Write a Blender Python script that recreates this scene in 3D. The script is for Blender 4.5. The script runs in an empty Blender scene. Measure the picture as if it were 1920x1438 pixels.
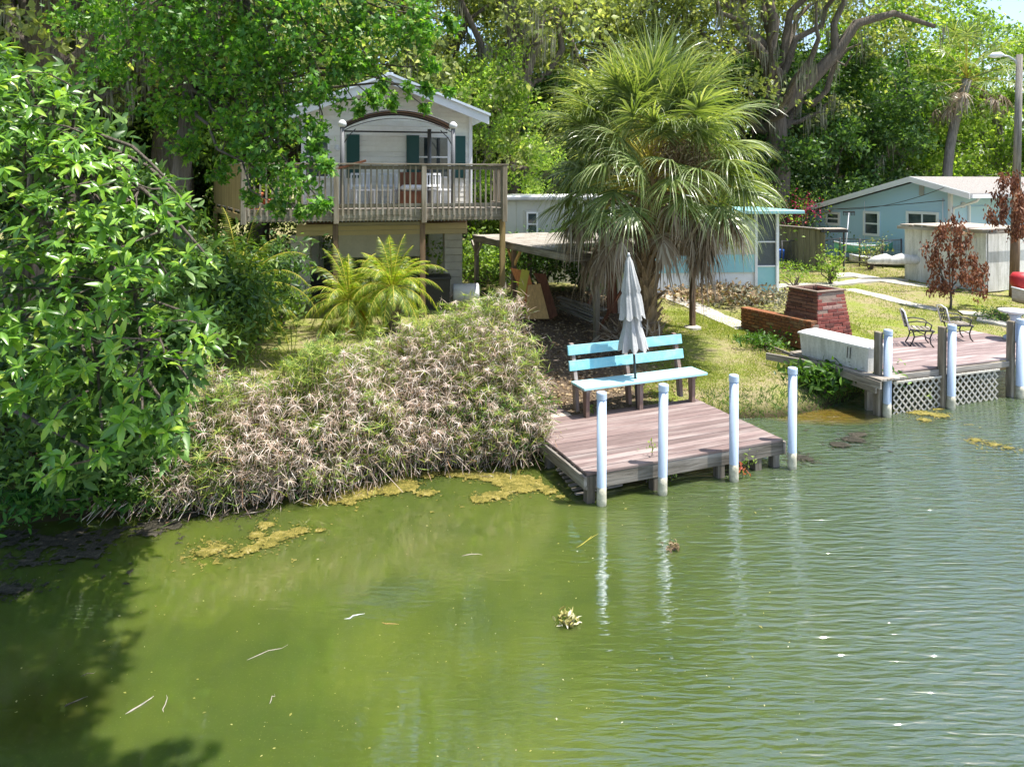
import bpy, bmesh, math, random
import numpy as np
from mathutils import Vector, Matrix, Euler, Quaternion
random.seed(7); rng = np.random.default_rng(7)
S = bpy.context.scene; COL = S.collection
PI = math.pi
# ------------------------------------------------------------------ camera, light, exposure
ZC = 3.9; F = 1333.0; HZ = 340.0            # eye height, focal length in photo pixels, horizon row
cam = bpy.data.cameras.new('camera'); co = bpy.data.objects.new('camera', cam); COL.objects.link(co)
co.location = (0, 0, ZC); co.rotation_euler = (PI/2, 0, 0)
cam.sensor_width = 36; cam.lens = 36*F/1920; cam.shift_y = -(719-HZ)/1920
cam.clip_start = .1; cam.clip_end = 3000; S.camera = co
SUN = Vector((.38, -.06, 1)).normalized()
W = bpy.data.worlds.new('World'); S.world = W; W.use_nodes = True
nt = W.node_tree; nt.nodes.clear()
sky = nt.nodes.new('ShaderNodeTexSky'); sky.sky_type = 'NISHITA'; sky.sun_disc = False
sky.sun_elevation = math.asin(SUN.z); sky.sun_rotation = math.atan2(SUN.x, SUN.y)
sky.air_density = 1.0; sky.dust_density = 1.5; sky.ozone_density = 1.0
bg = nt.nodes.new('ShaderNodeBackground'); bg.inputs[1].default_value = .15
wo = nt.nodes.new('ShaderNodeOutputWorld')
nt.links.new(sky.outputs[0], bg.inputs[0]); nt.links.new(bg.outputs[0], wo.inputs[0])
sl = bpy.data.lights.new('sun', 'SUN'); sl.energy = 4.8; sl.angle = math.radians(.55); sl.color = (1, .955, .88)
so = bpy.data.objects.new('sun', sl); COL.objects.link(so)
so.rotation_euler = (-SUN).to_track_quat('-Z', 'Y').to_euler(); so.location = (10, 0, 30)
S.view_settings.view_transform = 'Standard'; S.view_settings.look = 'None'
S.view_settings.exposure = .96; S.view_settings.gamma = 1
try: S.view_settings.use_curve_mapping = False
except Exception: pass
S.render.engine = 'CYCLES'
S.cycles.max_bounces = 8; S.cycles.transparent_max_bounces = 8

# ------------------------------------------------------------------ helpers
def P(px, py, z=0.0):
    Y = (ZC-z)*F/(py-HZ); return Vector(((px-960)/F*Y, Y, z))
def D(px, py, Y): return Vector(((px-960)/F*Y, Y, ZC-(py-HZ)/F*Y))

class N:                                    # small node-tree writer
    def __init__(s, name):
        s.m = bpy.data.materials.new(name); s.m.use_nodes = True
        s.t = s.m.node_tree; s.t.nodes.clear(); s.out = s.new('ShaderNodeOutputMaterial')
    def new(s, ty, **k):
        n = s.t.nodes.new(ty)
        for a, b in k.items(): setattr(n, a, b)
        return n
    def ln(s, a, b): s.t.links.new(a, b)
    def put(s, sock, v):
        if hasattr(v, 'node'): s.ln(v, sock)
        else: sock.default_value = v if not (isinstance(v, tuple) and len(v) == 3 and sock.type == 'RGBA') else (*v, 1)
    def coord(s, kind='Object'): return s.new('ShaderNodeTexCoord').outputs[kind]
    def rnd(s): return s.new('ShaderNodeObjectInfo').outputs['Random']
    def mapping(s, vec, scale=(1,1,1), rot=(0,0,0), loc=(0,0,0)):
        n = s.new('ShaderNodeMapping'); s.ln(vec, n.inputs[0])
        n.inputs['Scale'].default_value = scale; n.inputs['Rotation'].default_value = rot; n.inputs['Location'].default_value = loc
        return n.outputs[0]
    def noise(s, vec, sc, det=4, rough=.55, dist=0.0, out=0):
        n = s.new('ShaderNodeTexNoise'); s.ln(vec, n.inputs['Vector'])
        n.inputs['Scale'].default_value = sc; n.inputs['Detail'].default_value = det
        n.inputs['Roughness'].default_value = rough; n.inputs['Distortion'].default_value = dist
        return n.outputs[out]
    def ramp(s, fac, stops, interp='LINEAR'):
        n = s.new('ShaderNodeValToRGB'); n.color_ramp.interpolation = interp; s.put(n.inputs[0], fac)
        e = n.color_ramp.elements
        while len(e) < len(stops): e.new(.5)
        for i, (p, c) in enumerate(stops):
            e[i].position = p; e[i].color = (*c, 1) if isinstance(c, tuple) else (c, c, c, 1)
        return n.outputs[0]
    def mix(s, f, a, b, mode='MIX'):
        n = s.new('ShaderNodeMix', data_type='RGBA', blend_type=mode)
        s.put(n.inputs[0], f); s.put(n.inputs[6], a); s.put(n.inputs[7], b); return n.outputs[2]
    def math(s, op, a, b=0.0, c=0.0, clamp=False):
        n = s.new('ShaderNodeMath', operation=op, use_clamp=clamp)
        s.put(n.inputs[0], a); s.put(n.inputs[1], b); s.put(n.inputs[2], c); return n.outputs[0]
    def vadd(s, a, b):
        n = s.new('ShaderNodeVectorMath', operation='ADD'); s.put(n.inputs[0], a); s.put(n.inputs[1], b); return n.outputs[0]
    def sep(s, v): n = s.new('ShaderNodeSeparateXYZ'); s.ln(v, n.inputs[0]); return n.outputs
    def bump(s, h, dist=.01, strength=1.0):
        n = s.new('ShaderNodeBump'); s.ln(h, n.inputs['Height']); n.inputs['Distance'].default_value = dist
        s.put(n.inputs['Strength'], strength); return n.outputs[0]
    def bsdf(s, col, rough=.7, spec=.5, nrm=None, metal=0.0, ior=None):
        n = s.new('ShaderNodeBsdfPrincipled'); s.put(n.inputs['Base Color'], col); s.put(n.inputs['Roughness'], rough)
        n.inputs['Specular IOR Level'].default_value = spec; n.inputs['Metallic'].default_value = metal
        if ior: n.inputs['IOR'].default_value = ior
        if nrm is not None: s.ln(nrm, n.inputs['Normal'])
        return n
    def done(s, sh): s.ln(sh, s.out.inputs[0]); return s.m

def mul(c, k): return tuple(min(1, x*k) for x in c)
def paint(name, c, dirt=(.18,.15,.11), amt=.35, rough=.55, sc=3.0, bump=.004, metal=0.0, spec=.4, streak=False):
    m = N(name); v = m.vadd(m.coord(), m.mix(1, (0,0,0), m.math('MULTIPLY', m.rnd(), 23.0)))
    vs = m.mapping(v, (3,3,.5)) if streak else v
    a = m.noise(vs, sc, 6, .65); b = m.noise(v, sc*9, 4, .6)
    f = m.ramp(m.math('ADD', m.math('MULTIPLY', a, .7), m.math('MULTIPLY', b, .3)), [(.42, 0.0), (.72, amt)])
    col = m.mix(f, c, dirt); r = m.math('MULTIPLY_ADD', m.rnd(), .16, .92)
    col = m.mix(1, col, m.mix(1, (0,0,0), r), 'MULTIPLY')
    return m.done(m.bsdf(col, rough, spec, m.bump(b, bump), metal).outputs[0])
def wood(name, c, dark, axis=0, rough=.8, var=.5, bump=.006, worn=None):
    m = N(name); v = m.vadd(m.coord(), m.mix(1, (0,0,0), m.math('MULTIPLY', m.rnd(), 41.0)))
    s = [26,26,26]; s[axis] = 1.6; g = m.noise(m.mapping(v, tuple(s)), 1.0, 6, .7, .4)
    s2 = [5,5,5]; s2[axis] = .7; l = m.noise(m.mapping(v, tuple(s2)), 1.0, 4, .6)
    col = m.mix(m.ramp(g, [(.32, 1.0), (.62, 0.0)]), c, dark)
    if worn: col = m.mix(m.ramp(l, [(.48, 0.0), (.68, .8)]), col, worn)
    col = m.mix(1, col, m.mix(1, (0,0,0), m.math('MULTIPLY_ADD', m.rnd(), var, 1-var/2)), 'MULTIPLY')
    col = m.mix(1, col, m.ramp(l, [(.2, .8), (.8, 1.0)]), 'MULTIPLY')
    return m.done(m.bsdf(col, rough, .3, m.bump(g, bump)).outputs[0])
def leaf(name, stops, tr=.35, rough=.45, spec=.4, trc=(1.0,1.25,.35), patch=0.0):
    """foliage: each leaf (mesh island) takes its own tint"""
    m = N(name); r = m.new('ShaderNodeNewGeometry').outputs['Random Per Island']
    col = m.ramp(r, stops)
    if patch:
        p = m.noise(m.coord(), patch, 3, .6)
        col = m.mix(1, col, m.ramp(p, [(.3, .62), (.7, 1.25)]), 'MULTIPLY')
    b = m.bsdf(col, rough, spec)
    t = m.new('ShaderNodeBsdfTranslucent'); m.ln(m.mix(1, col, (*[min(1.6, x*1.5) for x in trc], 1), 'MULTIPLY'), t.inputs[0])
    x = m.new('ShaderNodeMixShader'); x.inputs[0].default_value = tr
    m.ln(b.outputs[0], x.inputs[1]); m.ln(t.outputs[0], x.inputs[2])
    return m.done(x.outputs[0])

def link(o, parent=None):
    COL.objects.link(o)
    if parent is not None: o.parent = parent
    return o
def thing(name, label, cat, loc=(0,0,0), rz=0.0, group=None):
    o = bpy.data.objects.new(name, None); o.empty_display_size = .2; COL.objects.link(o)
    o.location = loc; o.rotation_euler = (0,0,rz); o['label'] = label; o['category'] = cat
    if group: o['group'] = group
    return o
def tag(o, label, cat, group=None):
    o['label'] = label; o['category'] = cat
    if group: o['group'] = group
    return o
def part(name, me, parent, loc=(0,0,0), rot=None, label=None, stuff=False, mat=None):
    o = bpy.data.objects.new(name, me); link(o, parent); o.location = loc
    if rot is not None: o.rotation_euler = rot
    if label: o['label'] = label
    if stuff: o['kind'] = 'stuff'
    return o

def npmesh(name, V, Fc, mat, smooth=False):
    """V (n,3), Fc (m,k) all faces with k corners"""
    V = np.asarray(V, dtype=np.float32); Fc = np.asarray(Fc, dtype=np.int32)
    me = bpy.data.meshes.new(name); n, k = Fc.shape
    me.vertices.add(len(V)); me.vertices.foreach_set('co', V.ravel())
    me.loops.add(n*k); me.loops.foreach_set('vertex_index', Fc.ravel())
    me.polygons.add(n); me.polygons.foreach_set('loop_start', np.arange(0, n*k, k, dtype=np.int32))
    if smooth: me.polygons.foreach_set('use_smooth', np.ones(n, dtype=bool))
    me.update(calc_edges=True); me.materials.append(mat); return me
class MB:
    def __init__(s): s.v = []; s.f = []
    def add(s, vs, fs):
        o = len(s.v); s.v += [tuple(v) for v in vs]; s.f += [tuple(i+o for i in f) for f in fs]; return s
    def box(s, x0, x1, y0, y1, z0, z1, M=None):
        vs = [Vector((x, y, z)) for z in (z0, z1) for y in (y0, y1) for x in (x0, x1)]
        if M: vs = [M @ v for v in vs]
        return s.add(vs, [(0,2,3,1), (4,5,7,6), (0,1,5,4), (2,6,7,3), (0,4,6,2), (1,3,7,5)])
    def tube(s, pts, r, n=8, cap=True):
        pts = [Vector(p) for p in pts]; rs = r if isinstance(r, (list, tuple)) else [r]*len(pts)
        vs = []; fs = []; up = None
        for i, p in enumerate(pts):
            t = (pts[min(i+1, len(pts)-1)]-pts[max(i-1, 0)]).normalized()
            if up is None: up = t.orthogonal().normalized()
            a = (up - t*up.dot(t)).normalized(); up = a; b = t.cross(a)
            for k in range(n):
                q = 2*PI*k/n; vs.append(p+(a*math.cos(q)+b*math.sin(q))*rs[i])
        for i in range(len(pts)-1):
            for k in range(n):
                fs.append((i*n+k, i*n+(k+1) % n, (i+1)*n+(k+1) % n, (i+1)*n+k))
        if cap: fs += [tuple(reversed(range(n))), tuple(range((len(pts)-1)*n, len(pts)*n))]
        return s.add(vs, fs)
    def lathe(s, prof, n=16, c=(0,0,0), fold=0, amp=0.0):
        vs = []; fs = []
        for r, z in prof:
            for k in range(n):
                q = 2*PI*k/n; rr = r*(1+amp*math.cos(fold*q)) if fold else r
                vs.append((c[0]+rr*math.cos(q), c[1]+rr*math.sin(q), c[2]+z))
        m = len(prof)
        for i in range(m-1):
            for k in range(n): fs.append((i*n+k, i*n+(k+1) % n, (i+1)*n+(k+1) % n, (i+1)*n+k))
        fs += [tuple(reversed(range(n))), tuple(range((m-1)*n, m*n))]
        return s.add(vs, fs)
    def poly(s, pts, d):
        """prism: outline pts (3-D) pushed by vector d"""
        n = len(pts); d = Vector(d); pts = [Vector(p) for p in pts]
        return s.add(pts+[p+d for p in pts], [tuple(reversed(range(n))), tuple(range(n, 2*n))]+[(i, (i+1) % n, (i+1) % n+n, i+n) for i in range(n)])
    def mesh(s, name, mat, smooth=False, jit=0.0, fix=True):
        me = bpy.data.meshes.new(name)
        vs = s.v if not jit else [(x+random.gauss(0, jit), y+random.gauss(0, jit), z+random.gauss(0, jit)) for x, y, z in s.v]
        me.from_pydata(vs, [], s.f); me.materials.append(mat)
        if fix:
            bm = bmesh.new(); bm.from_mesh(me); bmesh.ops.recalc_face_normals(bm, faces=bm.faces); bm.to_mesh(me); bm.free()
        if smooth: me.polygons.foreach_set('use_smooth', [True]*len(me.polygons))
        me.update(); return me
_bc = {}
def board(dx, dy, dz, mat, c=.004, name='board'):
    """centred box with softened edges, cached and shared"""
    key = (round(dx, 3), round(dy, 3), round(dz, 3), mat.name, c)
    if key in _bc: return _bc[key]
    me = bpy.data.meshes.new(name); bm = bmesh.new(); bmesh.ops.create_cube(bm, size=1)
    for v in bm.verts: v.co = Vector((v.co.x*dx, v.co.y*dy, v.co.z*dz))
    if c: bmesh.ops.bevel(bm, geom=list(bm.edges), offset=c, segments=1, affect='EDGES')
    bm.to_mesh(me); bm.free(); me.materials.append(mat); _bc[key] = me; return me

def unit(a): return a/np.maximum(np.linalg.norm(a, axis=-1, keepdims=True), 1e-9)
def scatter(tv, tf, pos, fwd, nrm, sc):
    """copies of a leaf template: local x = side, y = along the leaf, z = normal"""
    f = unit(fwd); n = nrm - f*np.sum(f*nrm, axis=1, keepdims=True); n = unit(n); x = np.cross(f, n)
    tv = np.asarray(tv, dtype=np.float64); sc = np.asarray(sc)
    if sc.ndim == 1: sc = np.stack([sc, sc, sc], 1)
    V = (pos[:, None, :] + x[:, None, :]*(tv[None, :, 0:1]*sc[:, None, 0:1]) + f[:, None, :]*(tv[None, :, 1:2]*sc[:, None, 1:2]) + n[:, None, :]*(tv[None, :, 2:3]*sc[:, None, 2:3]))
    tf = np.asarray(tf); k = len(tv)
    Fc = tf[None] + (np.arange(len(pos))*k)[:, None, None]
    return V.reshape(-1, 3), Fc.reshape(-1, tf.shape[1])
def join(ps):
    V = []; Fs = []; o = 0
    for v, f in ps: V.append(v); Fs.append(f+o); o += len(v)
    return np.concatenate(V), np.concatenate(Fs)
DIA = ([(0,0,0), (.27,.45,.05), (0,1,-.06), (-.27,.45,.05)], [(0,1,2), (0,2,3)])
LANCE = ([(0,0,0), (.10,.18,.035), (.17,.42,.04), (.12,.72,-.02), (0,1,-.16), (-.12,.72,-.02), (-.17,.42,.04), (-.10,.18,.035), (0,.42,.0), (0,.72,-.06)],
         [(0,1,8), (1,2,8), (2,3,9), (2,9,8), (3,4,9), (4,5,9), (5,6,9), (6,8,9), (6,7,8), (7,0,8)])
def _maple():
    pts = [(0,-.02)]; A = [(-118,.42), (-95,.3), (-68,.85), (-45,.42), (-22,.62), (0,1.0), (22,.62), (45,.42), (68,.85), (95,.3), (118,.42)]
    v = [(0,0,0)]+[(math.sin(math.radians(a))*r*.62, (math.cos(math.radians(a))*r*.75+.25)*1.0, -.10*r*abs(math.sin(math.radians(a)))-.08*r) for a, r in A]
    return v, [(0, i+1, i+2) for i in range(len(A)-1)]
MAPLE = _maple()
def rdir(n, up=0.0):
    a = rng.normal(size=(n, 3)); a = unit(a); a[:, 2] += up; return unit(a)
def blob_pts(c, r, n, shell=.45):
    d = unit(rng.normal(size=(n, 3))); t = (rng.random(n)*(1-shell**3)+shell**3)**(1/3.)
    t *= 1+rng.normal(size=n)*.12
    return np.asarray(c)[None]+d*t[:, None]*np.asarray(r)[None], d

# ------------------------------------------------------------------ ground shape
SH = [(-400,-40), (-60,0), (-14,6.2), (-9,7.4)] + [tuple(P(a, b)[:2]) for a, b in [(0,985), (200,968), (340,960), (600,928), (760,888), (880,870)]] + \
     [(.05,9.75), (1.0,10.1), (2.3,10.85), (2.95,11.5), (3.55,11.7), (4.5,11.75), (5.35,12.2), (6.2,12.9), (8.5,13.9), (12,15.6), (40,26), (400,140)]
SHn = np.array(SH)
def shore_d(x, y):
    x = np.asarray(x, float); y = np.asarray(y, float); best = np.full(x.shape, 1e9); sg = np.ones(x.shape)
    for (a, b) in zip(SHn[:-1], SHn[1:]):
        e = b-a; L = e@e; t = np.clip(((x-a[0])*e[0]+(y-a[1])*e[1])/L, 0, 1)
        dx = x-(a[0]+t*e[0]); dy = y-(a[1]+t*e[1]); d = np.hypot(dx, dy)
        cr = e[0]*(y-a[1])-e[1]*(x-a[0]); m = d < best
        best = np.where(m, d, best); sg = np.where(m, np.where(cr > 0, 1, -1), sg)
    return best*sg
def gh(x, y):
    d = shore_d(x, y)
    h = np.interp(d, [-5,-2,-.5,-.12,0,.15,.6,2.2,4,8,60], [-1.6,-1.0,-.32,-.1,0,.12,.34,.50,.66,.82,.86])
    return h+np.where(d > .3, .02*np.sin(x*1.7+y*.9)+.015*np.sin(y*2.3-x*.6), 0)
def G(px, py):
    z = .6
    for _ in range(30):
        p = P(px, py, z); z = .5*z+.5*float(gh(p.x, p.y))
    p = P(px, py, z); return Vector((p.x, p.y, float(gh(p.x, p.y))))
def gz(x, y): return float(gh(x, y))

# ------------------------------------------------------------------ materials
def m_ground():
    m = N('lawn ground'); v = m.coord()
    big = m.noise(v, .55, 5, .6); mid = m.noise(v, 2.6, 6, .7); fine = m.noise(v, 34, 5, .7)
    g = m.ramp(fine, [(.25, (.09,.12,.02)), (.5, (.21,.25,.045)), (.75, (.34,.35,.09))])
    dry = m.ramp(fine, [(.2, (.15,.115,.065)), (.55, (.33,.27,.16)), (.8, (.48,.42,.28))])
    f = m.ramp(m.math('ADD', m.math('MULTIPLY', big, .55), m.math('MULTIPLY', mid, .45)), [(.42, 0.0), (.55, .9)])
    col = m.mix(f, g, dry)
    s = m.sep(v)
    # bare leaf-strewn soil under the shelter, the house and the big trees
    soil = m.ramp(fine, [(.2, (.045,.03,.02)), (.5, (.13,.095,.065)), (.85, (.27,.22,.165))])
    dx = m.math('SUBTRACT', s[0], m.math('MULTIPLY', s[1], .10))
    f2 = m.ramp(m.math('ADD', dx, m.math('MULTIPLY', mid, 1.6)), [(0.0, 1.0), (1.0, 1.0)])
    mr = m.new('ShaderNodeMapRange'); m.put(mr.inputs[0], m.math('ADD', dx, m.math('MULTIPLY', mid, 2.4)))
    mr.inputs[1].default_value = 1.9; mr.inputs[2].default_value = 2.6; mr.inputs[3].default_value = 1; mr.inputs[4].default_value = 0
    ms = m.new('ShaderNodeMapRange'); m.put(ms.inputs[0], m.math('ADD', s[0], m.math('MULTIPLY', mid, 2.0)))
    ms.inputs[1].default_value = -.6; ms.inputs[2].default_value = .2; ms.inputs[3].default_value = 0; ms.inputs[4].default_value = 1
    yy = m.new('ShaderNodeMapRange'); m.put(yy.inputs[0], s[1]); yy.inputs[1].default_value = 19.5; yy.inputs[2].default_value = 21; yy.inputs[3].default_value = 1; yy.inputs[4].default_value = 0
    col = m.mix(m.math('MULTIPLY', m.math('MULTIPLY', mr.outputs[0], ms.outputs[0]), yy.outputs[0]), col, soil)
    # mud by the water line
    mz = m.new('ShaderNodeMapRange'); m.put(mz.inputs[0], m.math('ADD', s[2], m.math('MULTIPLY', mid, .12)))
    mz.inputs[1].default_value = .10; mz.inputs[2].default_value = .26; mz.inputs[3].default_value = 1; mz.inputs[4].default_value = 0
    col = m.mix(mz.outputs[0], col, (.05,.042,.02, 1))
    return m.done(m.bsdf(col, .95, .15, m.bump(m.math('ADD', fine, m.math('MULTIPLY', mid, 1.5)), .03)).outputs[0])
def m_water():
    m = N('murky green water'); v = m.coord(); s = m.sep(v)
    big = m.noise(v, .35, 3, .5, .3); mid = m.noise(v, 1.6, 4, .6)
    col = m.ramp(m.math('ADD', m.math('MULTIPLY', big, .7), m.math('MULTIPLY', mid, .3)), [(.35, (.055,.085,.020)), (.6, (.095,.125,.020))])
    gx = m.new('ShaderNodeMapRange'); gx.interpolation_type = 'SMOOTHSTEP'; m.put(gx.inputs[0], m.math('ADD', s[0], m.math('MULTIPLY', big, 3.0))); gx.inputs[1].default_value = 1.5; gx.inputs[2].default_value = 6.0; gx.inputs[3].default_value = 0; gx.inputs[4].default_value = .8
    col = m.mix(gx.outputs[0], col, (.062,.092,.058,1))  # base colour greyed towards the right, standing in for reflected sky
    tiny = m.noise(v, 60, 2, .5); col = m.mix(m.ramp(tiny, [(.60, 0.0), (.74, .35)]), col, (.16,.19,.05,1))
    # sandy shallow by the grassy bank between the docks
    def dist(cx, cy, rx, ry):
        a = m.math('DIVIDE', m.math('SUBTRACT', s[0], cx), rx); b = m.math('DIVIDE', m.math('SUBTRACT', s[1], cy), ry)
        return m.math('ADD', m.math('MULTIPLY', a, a), m.math('MULTIPLY', b, b))
    q = P(1560, 792); e = dist(q.x, q.y+.35, 1.25, .62)
    col = m.mix(m.ramp(m.math('ADD', e, m.math('MULTIPLY', mid, .5)), [(.35, .85), (1.3, 0.0)]), col, (.15,.10,.012,1))
    q = P(100, 1330); e = dist(q.x, q.y, .6, .5)
    col = m.mix(m.ramp(m.math('ADD', e, m.math('MULTIPLY', mid, .3)), [(.2, .7), (1.2, 0.0)]), col, (.05,.055,.006,1))
    # ripples: short crests running almost across the view, stronger to the right
    r1 = m.noise(m.mapping(v, (3.0,16.0,1), (0,0,math.radians(16))), 1.0, 1.5, .45, .35)
    r2 = m.noise(m.mapping(v, (7.5,30,1), (0,0,math.radians(-4))), 1.0, 2, .5, .3)
    r3 = m.noise(v, 2.2, 2, .5)
    h = m.math('ADD', m.math('ADD', m.math('MULTIPLY', r1, 1.0), m.math('MULTIPLY', r2, .33)), m.math('MULTIPLY', r3, .18))
    mask = m.new('ShaderNodeMapRange'); mask.interpolation_type = 'SMOOTHSTEP'
    m.put(mask.inputs[0], m.math('ADD', s[0], m.math('MULTIPLY', big, 1.6)))
    mask.inputs[1].default_value = .6; mask.inputs[2].default_value = 4.4; mask.inputs[3].default_value = .05; mask.inputs[4].default_value = 1.0
    b = m.bump(h, .027, mask.outputs[0])
    n = m.bsdf(col, .04, .5, b, ior=2.5); n.inputs['Subsurface Weight'].default_value = 1.0; n.inputs['Subsurface Radius'].default_value = (.40,.50,.18); n.inputs['Subsurface Scale'].default_value = 1.0
    return m.done(n.outputs[0])
MT = dict(
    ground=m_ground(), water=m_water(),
    deck=wood('mauve deck stain', (.25,.178,.165), (.14,.10,.09), 0, .75, .36, .005, worn=(.33,.275,.255)),
    deck2=wood('faded mauve deck stain', (.29,.215,.205), (.18,.13,.125), 0, .75, .2, .004, worn=(.48,.40,.38)),
    dockwood=wood('old dark dock timber', (.23,.205,.175), (.07,.06,.045), 0, .9, .3, .008, worn=(.34,.32,.30)),
    dockwoodz=wood('old dark dock post', (.20,.175,.14), (.07,.055,.04), 2, .9, .3, .008, worn=(.30,.28,.25)),
    pale=wood('pale bare board', (.52,.45,.38), (.36,.30,.25), 0, .8, .1),
    grey=wood('weathered grey timber', (.34,.30,.25), (.10,.085,.065), 0, .85, .3, worn=(.46,.43,.40)),
    greyz=wood('weathered grey post', (.30,.25,.185), (.11,.09,.06), 2, .85, .3, worn=(.40,.36,.30)),
    brownz=wood('brown post', (.26,.17,.105), (.11,.07,.045), 2, .85, .3),
    railz=wood('sun greyed picket', (.37,.32,.245), (.17,.14,.10), 2, .85, .3, worn=(.45,.42,.36)),
    rail=wood('sun greyed rail', (.37,.32,.245), (.17,.14,.10), 0, .85, .3, worn=(.47,.43,.37)),
    yellowz=wood('yellowish treated boards', (.42,.31,.14), (.24,.17,.07), 2, .85, .25),
    white_wood=paint('dirty white board', (.50,.475,.42), (.25,.22,.17), .6, .7, 3, streak=True),
    pvc=paint('pale blue white sleeve', (.50,.60,.76), (.26,.28,.26), .4, .38, 3, .001, streak=True),
    pvc_foot=paint('algae stained sleeve foot', (.52,.50,.40), (.12,.12,.06), .8, .6, 6),
    aqua=paint('bright aqua paint', (.19,.49,.59), (.40,.60,.62), .9, .5, 7, .002),
    aqua_pale=paint('faded aqua paint', (.34,.62,.68), (.52,.66,.66), .6, .5, 5, .002),
    plum=wood('worn brown bench leg', (.30,.20,.165), (.15,.10,.085), 2, .8, .3, worn=(.45,.42,.40)),
    canvas=paint('grey white canvas', (.47,.475,.47), (.20,.20,.18), .75, .85, 6, .004, streak=True),
    dark=paint('dark metal', (.035,.037,.04), (.09,.07,.05), .3, .45, 5),
    alu=paint('grey metal', (.42,.44,.46), (.25,.24,.22), .3, .4, 5, metal=.3),
    siding=paint('cream vinyl siding', (.86,.845,.79), (.42,.38,.30), .3, .5, 2.2, .001),
    siding_y=paint('yellow cream siding', (.68,.55,.30), (.44,.35,.2), .4, .55, 2.2, .001),
    trim=paint('white trim', (.78,.79,.81), (.45,.45,.43), .25, .5, 3, .001),
    roofm=paint('white metal roof', (.66,.73,.82), (.38,.40,.38), .35, .45, 1.5, .001),
    green=paint('dark green shutter', (.012,.075,.068), (.03,.09,.08), .3, .45, 4, .001),
    block=paint('painted block', (.62,.57,.47), (.30,.27,.2), .5, .8, 4),
    stucco=paint('cream stucco wall', (.58,.52,.40), (.33,.28,.2), .5, .85, 2),
    bronze=paint('brown awning cloth', (.15,.125,.115), (.24,.21,.19), .5, .7, 4),
    terra=paint('terracotta', (.52,.15,.06), (.3,.16,.1), .4, .8, 8),
    ply=wood('orange plywood', (.70,.26,.07), (.45,.15,.05), 2, .7, .3),
    olive=paint('olive yellow board paint', (.44,.38,.05), (.3,.25,.06), .4, .7, 4),
    amber=wood('amber bare plywood', (.72,.44,.17), (.5,.3,.12), 2, .7, .2),
    rust=wood('red brown boards', (.24,.095,.05), (.12,.05,.03), 2, .8, .3),
    felt=paint('litter strewn roof felt', (.36,.33,.29), (.13,.10,.07), .95, .95, 2.4, .02),
    blue=paint('sky blue wall', (.42,.62,.77), (.48,.66,.74), .4, .6, 1.2, .001),
    tmcwhite=paint('white trailer wall', (.48,.49,.45), (.42,.40,.34), .35, .6, 1.5, .002),
    teal=paint('turquoise panel', (.24,.50,.54), (.40,.58,.60), .4, .5, 2, .001),
    screen=paint('dark screen mesh', (.075,.09,.095), (.14,.15,.15), .5, .6, 3),
    shingle=paint('grey shingle roof', (.33,.305,.285), (.20,.185,.17), .8, .95, 9, .02),
    concrete=paint('old concrete path', (.50,.47,.41), (.27,.25,.17), .7, .95, 3, .01),
    fence=wood('grey green fence boards', (.24,.215,.14), (.12,.11,.065), 2, .85, .35),
    redroof=paint('dark red brown wall', (.16,.055,.035), (.09,.05,.04), .5, .8, 2),
    boxw=paint('stained white fibreglass', (.70,.69,.66), (.26,.26,.20), .75, .6, 3.5, .002, streak=True),
    boxlid=paint('white lid', (.78,.77,.74), (.45,.42,.36), .5, .5, 3, .001),
    steel=paint('dark grey column', (.12,.125,.135), (.2,.2,.2), .3, .5, 5),
    fern_stem=paint('fern stem', (.03,.07,.02), (.05,.06,.03)),
    black=paint('black plastic', (.022,.024,.027), (.06,.06,.06), .4, .5, 6),
    whitep=paint('white plastic', (.72,.73,.75), (.4,.38,.35), .3, .45, 4, .001),
    bark=wood('grey brown bark', (.22,.185,.15), (.07,.055,.045), 2, .95, .2, .05),
    bark2=wood('pale grey bark', (.36,.33,.29), (.15,.135,.12), 2, .95, .2, .04),
    boot=wood('palm boot', (.36,.25,.14), (.15,.10,.055), 2, .9, .4, .02),
    red=paint('red plastic', (.50,.03,.04), (.3,.05,.05), .3, .5, 4),
    bluep=paint('blue plastic', (.03,.13,.5), (.05,.1,.3), .3, .5, 4),
    mint=paint('mint green hull', (.12,.48,.34), (.3,.5,.4), .3, .5, 4),
    ember=paint('sooty hollow', (.015,.013,.012), (.03,.03,.03), .4, .95, 6),
)
def m_glass():
    m = N('window glass'); v = m.coord()
    c = m.ramp(m.noise(v, 1.3, 3, .6), [(.35, (.02,.03,.035)), (.65, (.09,.12,.125))])
    return m.done(m.bsdf(c, .04, .8).outputs[0])
MT['glass'] = m_glass()
def m_brick(name, stops):
    m = N(name); r = m.rnd(); v = m.vadd(m.coord(), m.mix(1, (0,0,0), m.math('MULTIPLY', r, 37.0)))
    c = m.ramp(r, stops); n = m.noise(v, 26, 5, .7)
    c = m.mix(1, c, m.ramp(n, [(.25, .55), (.7, 1.15)]), 'MULTIPLY')
    return m.done(m.bsdf(c, .9, .25, m.bump(n, .008)).outputs[0])
MT['brick'] = m_brick('red brick', [(0, (.27,.075,.06)), (.35, (.33,.11,.085)), (.65, (.22,.065,.055)), (.85, (.12,.06,.05)), (1, (.40,.26,.22))])
MT['brick_brown'] = m_brick('brown mossy brick', [(0, (.25,.10,.05)), (.5, (.32,.135,.06)), (.8, (.17,.09,.05)), (1, (.38,.24,.12))])
MT['mortar'] = paint('mortar', (.26,.20,.16), (.12,.1,.07), .6, .95, 8, .01)
MT['brick_dark'] = m_brick('dark brown brick', [(0, (.20,.085,.06)), (.5, (.27,.15,.11)), (1, (.14,.07,.055))])  # darker, browner bricks for the left and back barbecue faces
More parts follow.
